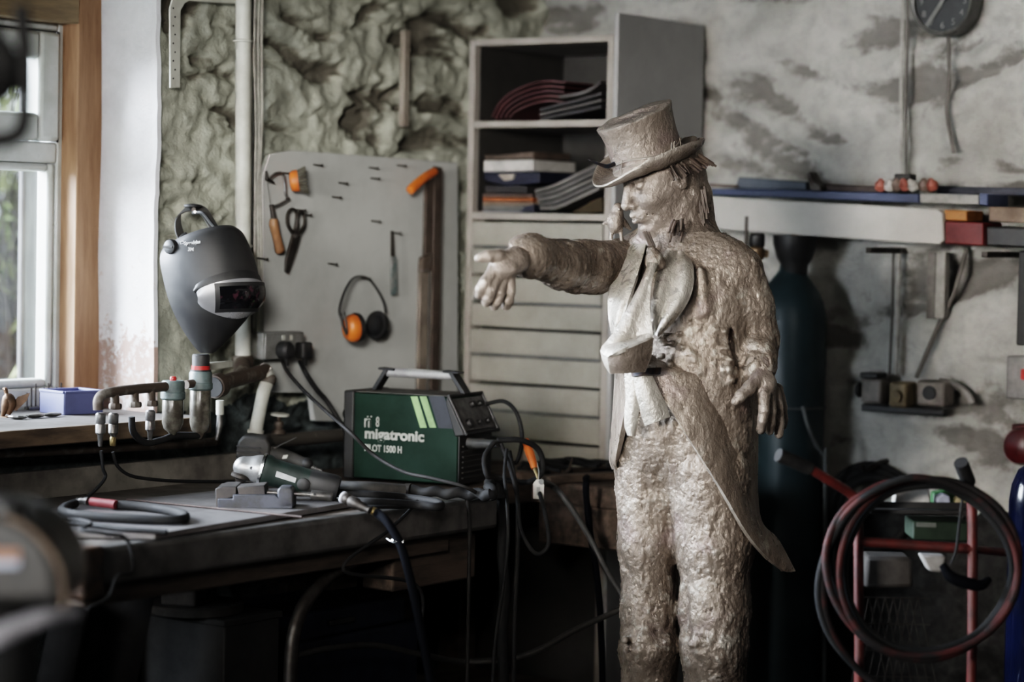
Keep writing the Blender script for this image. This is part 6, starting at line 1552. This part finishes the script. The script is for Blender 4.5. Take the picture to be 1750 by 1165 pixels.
# dark coiled hose beside the cylinder foot
dk = MB(); c = atd(1486, 868, gd_ - .06)
for k in range(3): dk.torus(c + Vector((.012 * k, -.012 * k, -.004 * k)), (.3, -.9, .25), .125 - .012 * k, .012, 40, 8)
tag(dk.build('coiled_hose', M_rubber), 'thick black hose coil hung beside the gas cylinder', 'hose')
MB_h = thing('coil_hook', 'dark hook in the wall holding the black hose coil', 'hook', c + Vector((0, 0, .12))); MB().tube([c + Vector((.02, .25, .14)), c + Vector((.01, .05, .13)), c + Vector((0, -.03, .112)), c + Vector((0, -.05, .13))], .008, 8, 4).build('hook_rod', M_iron, MB_h)

# ================================================================== RED TROLLEY
TD = 5.45
def T_(px, py, dd=0.0): return atd(px, py, TD + dd)
tr = thing('gas_trolley', 'red tubular gas trolley with black grips and hoses looped over it', 'trolley', (T_(1565, 1165).x, T_(1565, 1165).y, 0))
M_tred = mat('trolley_red', (.105, .022, .019), .5, col2=(.05, .016, .014), scale=14)
lf0 = T_(1467, 1165); lf0.z = .08; rf0 = T_(1662, 1165); rf0.z = .08
MB().tube([T_(1380, 798, -.06), T_(1420, 822, -.03), T_(1452, 842), T_(1465, 862), T_(1467, 920), T_(1468, 1050), T_(1468, 1165), lf0], .0115, 12, 5).build('side_tube', M_tred, tr)
MB().tube([T_(1652, 812, -.03), T_(1660, 850), T_(1662, 920), T_(1662, 1050), T_(1660, 1165), rf0], .0115, 12, 5).build('side_tube', M_tred, tr)
MB().tube([T_(1330, 777, -.09), T_(1384, 800, -.055)], .0155, 12).build('grip', M_rubber, tr)
MB().tube([T_(1642, 790, -.06), T_(1655, 824, -.02)], .0165, 12).build('grip', M_rubber, tr)
MB().tube([T_(1467, 925), T_(1662, 938)], .0115, 12).build('cross_bar', M_tred, tr); MB().tube([T_(1662, 938), T_(1722, 944, .1)], .009, 12).build('cross_bar', M_tred, tr)
MB().tube([T_(1467, 1180), T_(1662, 1180)], .0115, 12).build('cross_bar', M_tred, tr)
MB().bar(Vector((lf0.x, lf0.y, .07)), Vector((rf0.x, rf0.y, .07)), .22, .012).build('foot_plate', M_tred, tr)
for p in (lf0, rf0):
    MB().torus(Vector((p.x, p.y, .09)) + _f0 * .15, _r0, .07, .02, 32, 10).build('wheel', M_rubber, tr)
hl_ = [((1576, 968), 160, 150, .0), ((1584, 972), 148, 146, .02)]
M_thr = mat('twin_hose_red', (.060, .022, .021), .6, col2=(.022, .02, .02), scale=9, lo=.42, hi=.55, spec=.15); M_thg = mat('twin_hose_grey', (.016, .017, .018), .75, col2=(.026, .026, .026), scale=10, spec=.15)
hz = thing('twin_hose', 'red and grey twin welding hose looped over the trolley handles', 'hose', T_(1575, 1115, -.03))
for nm, mm, off in (('red_line', M_thr, 1), ('grey_line', M_thg, -1)):
    P = []
    for k, ((cx_, cy_), rx, ry, dd) in enumerate(hl_):
        for q in range(14):
            a = PI / 2 + 2 * PI * q / 14
            wob = 1 + .025 * math.sin(3 * a + k * 2.1)
            P.append(T_(cx_ + (rx + off * 5) * wob * math.cos(a), cy_ - (ry + off * 5) * wob * math.sin(a), -.07 + dd - .012 * off - .025 * k + .012 * math.sin(a)))
    P += [T_(1560, 816, -.10), T_(1470, 855, -.09), T_(1416, 930 - off * 4, -.07), T_(1402 + off * 4, 1010, -.05), T_(1418 + off * 3, 1080, -.045), T_(1462, 1140, -.04), T_(1520, 1190, -.04), T_(1560, 1260, -.03)]
    MB().tube(P, .0085, 10, 5).build(nm, mm, hz)
# things carried on the trolley
pt2 = thing('parts_tray', 'black tray with green and white packets on the trolley', 'tray', T_(1580, 862, .06))
MB().bar(T_(1480, 868, .10), T_(1660, 870, .10), .14, .010).build('tray_base', M_black, pt2, .002); MB().bar(T_(1480, 862, .032), T_(1660, 864, .032), .006, .014).build('tray_lip', M_black, pt2)
zpk = T_(1580, 866, .10)
for k, (a, b, t0, c, lab) in enumerate(((1528, 1590, 836, (.62, .60, .56), 'white packet on the trolley tray'), (1600, 1625, 846, (.40, .42, .50), 'small pale blue packet on the trolley tray'), (1594, 1656, 838, (.045, .13, .05), 'green packet standing at the back of the trolley tray'), (1632, 1656, 849, (.32, .27, .16), 'small tan packet on the trolley tray'))):
    dd = .06 if k != 2 else .12
    p = [T_(a, 861, dd), T_(b, 862, dd), T_(b - 2, t0 + 1, dd), T_((a + b) / 2, t0 - 2, dd), T_(a + 2, t0 + 4, dd)]
    tag(MB().prism(p, _f0 * .04).build('packet', mat('packet%d' % k, c, .5), None, .003), lab, 'packet')
bxg = thing('green_box', 'dark green box under the trolley tray', 'box', T_(1620, 925, .1)); MB().prism([T_(1560, 922, .05), T_(1655, 926, .05), T_(1655, 892, .05), T_(1560, 890, .05)], _f0 * .12).build('box_body', mat('box_green', (.012, .026, .014), .7), bxg, .004)
MB().prism([T_(1566, 900, .047), T_(1600, 901, .047), T_(1600, 893, .047), T_(1566, 892, .047)], _f0 * .002).build('box_label', mat('box_lab', (.12, .13, .12), .6), bxg)
tag(MB().prism([T_(1573, 948, .03), T_(1618, 950, .03), T_(1610, 979, .03), T_(1588, 976, .03)], _f0 * .05).build('white_rag', mat('rag', (.30, .29, .28), .8), None, .006), 'crumpled pale rag hanging under the trolley cross bar', 'rag')
tag(MB().prism([T_(1477, 1005, .07), T_(1480, 950, .07), T_(1560, 952, .07), T_(1562, 1005, .07)], _f0 * .1).build('tan_can', mat('dull_tan', (.045, .040, .036), .8), None, .01), 'dull tan tin behind the trolley frame', 'tin')
tag(MB().tube([T_(1610, 965, -.05), T_(1625, 985, -.06), T_(1648, 995, -.06), T_(1676, 1000, -.05), T_(1690, 990, -.03)], [.008, .013, .014, .012, .008], 10, 5).build('blue_hose_end', mat('blue_hose', (.022, .030, .060), .45)), 'dark blue hose end hooked over the right trolley tube', 'hose')
tag(MB().tube([T_(1645, 850, -.03), T_(1640, 890, -.04), T_(1634, 940, -.05), T_(1622, 970, -.05)], .0035, 8, 5).build('thin_cord', M_rubber), 'thin black cord hanging from the right trolley grip', 'cord')
mb_ = MB()
for i in range(7):
    mb_.tube([T_(1485 + 14 * i, 1020, .06), T_(1485 + 14 * i + 30, 1165, .06)], .0012, 4); mb_.tube([T_(1485 + 14 * i, 1020, .06), T_(1485 + 14 * i - 30, 1165, .06)], .0012, 4)
for i in range(4): mb_.tube([T_(1470, 1020 + 45 * i, .06), T_(1590, 1022 + 45 * i, .06)], .0014, 4)
tag(mb_.build('wire_mesh_basket', M_iron), 'wire mesh basket low on the trolley', 'basket')
tag(MB().lathe([(.06, 0), (.062, .004), (.062, .36), (.05, .40), (.02, .42)], Vector((T_(1560, 1165, .05).x, T_(1560, 1165, .05).y, .08)) + _f0 * .06, (0, 0, 1), 28).build('small_cylinder', mat('dark_cyl', (.025, .025, .026), .5)), 'small dark gas bottle standing on the trolley foot plate', 'gas bottle')
# blue cylinder at the very edge
be = atd(1775, 865, 5.7); 
bcyl = thing('blue_cylinder', 'glossy dark blue gas bottle at the right edge behind the trolley', 'gas bottle', (be.x, be.y, 0))
zb_ = atd(1775, 792, 5.7).z; rb__ = 50 * 5.7 / FPX
MB().lathe([(rb__ * .95, 0), (rb__, .01), (rb__, zb_ - .09), (rb__ * .93, zb_ - .05), (rb__ * .72, zb_ - .015), (rb__ * .4, zb_), (.02, zb_ + .004), (.018, zb_ + .04)], (be.x, be.y, 0), (0, 0, 1), 40).build('bottle_body', mat('gloss_blue', (.005, .008, .026), .12, bmp=.02), bcyl)
MB().lathe([(.016, zb_ + .03), (.016, zb_ + .07), (.01, zb_ + .075)], (be.x, be.y, 0), (0, 0, 1), 14).build('valve', M_brass, bcyl)

# ================================================================== NEAR THE CAMERA, OUT OF FOCUS
ND = 3.5
def Nr(px, py, dd=0.0): return atd(px, py, ND + dd)
M_mach = mat('machine_dark', (.045, .047, .05), .45, col2=(.06, .058, .055), scale=8)
M_machb = mat('machine_brown', (.24, .19, .15), .6, col2=(.15, .12, .10), scale=10)
mc = thing('drilling_machine', 'dark out-of-focus drilling machine standing before the near bench end', 'machine', Vector((Nr(20, 1165, .1).x, Nr(20, 1165, .1).y, 0)))
MB().prism([Nr(a, b) for a, b in ((-160, 1040), (-160, 868), (0, 872), (40, 885), (80, 915), (104, 960), (112, 1040))], _f0 * .22).build('motor_head', M_mach, mc, .02)
MB().tube([Nr(0, 880, -.005), Nr(45, 900, -.005), Nr(85, 940, -.005), Nr(106, 985, -.005), Nr(110, 1040, -.005)], .004, 8, 5).build('guard_rim', M_machb, mc)
MB().prism([Nr(-60, 956, -.004), Nr(-60, 938, -.004), Nr(32, 938, -.004), Nr(34, 956, -.004)], _f0 * .005).build('maker_plate', mat('plate_brown', (.36, .20, .14), .6), mc); MB().prism([Nr(-60, 970, -.004), Nr(-60, 957, -.004), Nr(34, 957, -.004), Nr(30, 970, -.004)], _f0 * .005).build('maker_plate', mat('plate_blue', (.5, .56, .7), .5), mc)
tbl = Nr(0, 1085, .02)
MB().tube([Nr(-60, 1112, -.10), Nr(-10, 1094, -.10), Nr(30, 1074, -.09), Nr(80, 1055, -.08), Nr(135, 1048, -.05)], [.018, .018, .017, .013, .008], 12, 5).build('feed_handle', mat('worn_handle', (.55, .55, .60), .35, .4, col2=(.30, .30, .32), scale=8), mc)
q = Nr(30, 1165, .1); MB().cyl((q.x - .05, q.y, 0), (q.x - .05, q.y, Nr(0, 1000).z), .06, 28).build('column', M_mach, mc)
MB().lathe([(.2, 0), (.2, .03), (.08, .06)], (q.x - .05, q.y, 0), (0, 0, 1), 32).build('foot', M_mach, mc)
MB().ell(Nr(8, 870, .02), (.035, .03, .022)).build('switch_knob', M_mach, mc)
M_lampb = mat('lamp_black', (.006, .006, .006), .95, spec=.1, bmp=0)
lp = thing('work_lamp', 'black out-of-focus work lamp with wire guard close to the camera', 'lamp', Nr(0, 240))
MB().lathe([(.018, 0), (.024, .02), (.034, .06), (.052, .10), (.050, .105), (.03, .06)], Nr(-24, 30, 0), (.05, 0, -1), 32).build('lamp_shade', M_lampb, lp)
MB().tube([Nr(36, 10), Nr(42, 80), Nr(43, 180), Nr(36, 222), Nr(10, 238), Nr(-40, 240), Nr(-80, 236)], .012, 12, 5).build('guard_hoop', M_lampb, lp)
MB().ell(Nr(-6, 118), (.036, .03, .050)).build('bulb_housing', M_lampb, lp)
MB().tube([Nr(-24, 35), Nr(-50, -80), Nr(-90, -300), Vector((Nr(-90, -300).x, Nr(-90, -300).y, ZC - .01))], .01, 10, 4).build('hanging_arm', M_lampb, lp)
# ================================================================== CAMERA, LIGHT, WORLD
cd = bpy.data.cameras.new('camera'); co = bpy.data.objects.new('camera', cd); COL.objects.link(co)
cd.lens = 85.0; cd.sensor_width = 36.0; cd.sensor_fit = 'HORIZONTAL'; cd.clip_start = .05; cd.clip_end = 100
co.matrix_world = Matrix(((RGT.x, UPV.x, -FWD.x, CAM.x), (RGT.y, UPV.y, -FWD.y, CAM.y), (RGT.z, UPV.z, -FWD.z, CAM.z), (0, 0, 0, 1)))
cd.dof.use_dof = True; cd.dof.focus_distance = 6.0; cd.dof.aperture_fstop = 1.35; cd.dof.aperture_blades = 9
SC.camera = co

w = bpy.data.worlds.new('overcast'); SC.world = w; w.use_nodes = True
nt = w.node_tree; bg = nt.nodes['Background']
bg.inputs[0].default_value = (.80, .88, 1.0, 1); bg.inputs[1].default_value = 1.7

def area(name, loc, target, size, size_y, power, col, spread=180):
    l = bpy.data.lights.new(name, 'AREA'); l.shape = 'RECTANGLE'; l.size = size; l.size_y = size_y; l.energy = power; l.color = col
    l.spread = math.radians(spread)
    o = bpy.data.objects.new(name, l); COL.objects.link(o); o.location = loc
    o.rotation_euler = (Vector(target) - Vector(loc)).to_track_quat('-Z', 'Y').to_euler(); return o
# daylight through the window (sky portal) plus a bright sky patch high outside
pt = area('window_portal', (WX - .42, 3.75, 1.62), (0, 3.75, 1.62), 1.5, 1.1, 1, (1, 1, 1)); pt.data.cycles.is_portal = True
area('sky_glow', (-10.0, 1.5, 4.1), (-3.2, 5.0, 1.1), 5.0, 5.0, 3400, (.80, .89, 1.0), 120)
# unseen fill lamps added to brighten statue, near machine, tool board and back wall
area('front_fill', (-2.3, -.9, 1.95), (-2.9, 5.6, 1.66), 1.2, .7, 17, (1.0, .96, .91), 38)
area('left_fill', (-4.40, 1.5, 1.62), (-3.3, 5.0, 1.25), .9, .9, 48, (.84, .92, 1.0), 130)
area('board_fill', (-1.3, .8, 2.2), (-4.45, 5.2, 1.52), .8, .5, 4.6, (1.0, .97, .93), 26)
area('back_wall_fill', (1.0, 1.0, 2.45), (-1.6, 6.2, 2.05), 1.2, .5, 4.6, (1.0, .96, .91), 38)
SC.view_settings.view_transform = 'Filmic'; SC.view_settings.look = 'High Contrast'; SC.view_settings.exposure = 0.0
SC.cycles.use_denoising = True
SC.cycles.max_bounces = 6; SC.cycles.diffuse_bounces = 3; SC.cycles.glossy_bounces = 3; SC.cycles.transmission_bounces = 6; SC.cycles.transparent_max_bounces = 12
SC.cycles.sample_clamp_indirect = 4.0; SC.cycles.caustics_reflective = False; SC.cycles.caustics_refractive = False
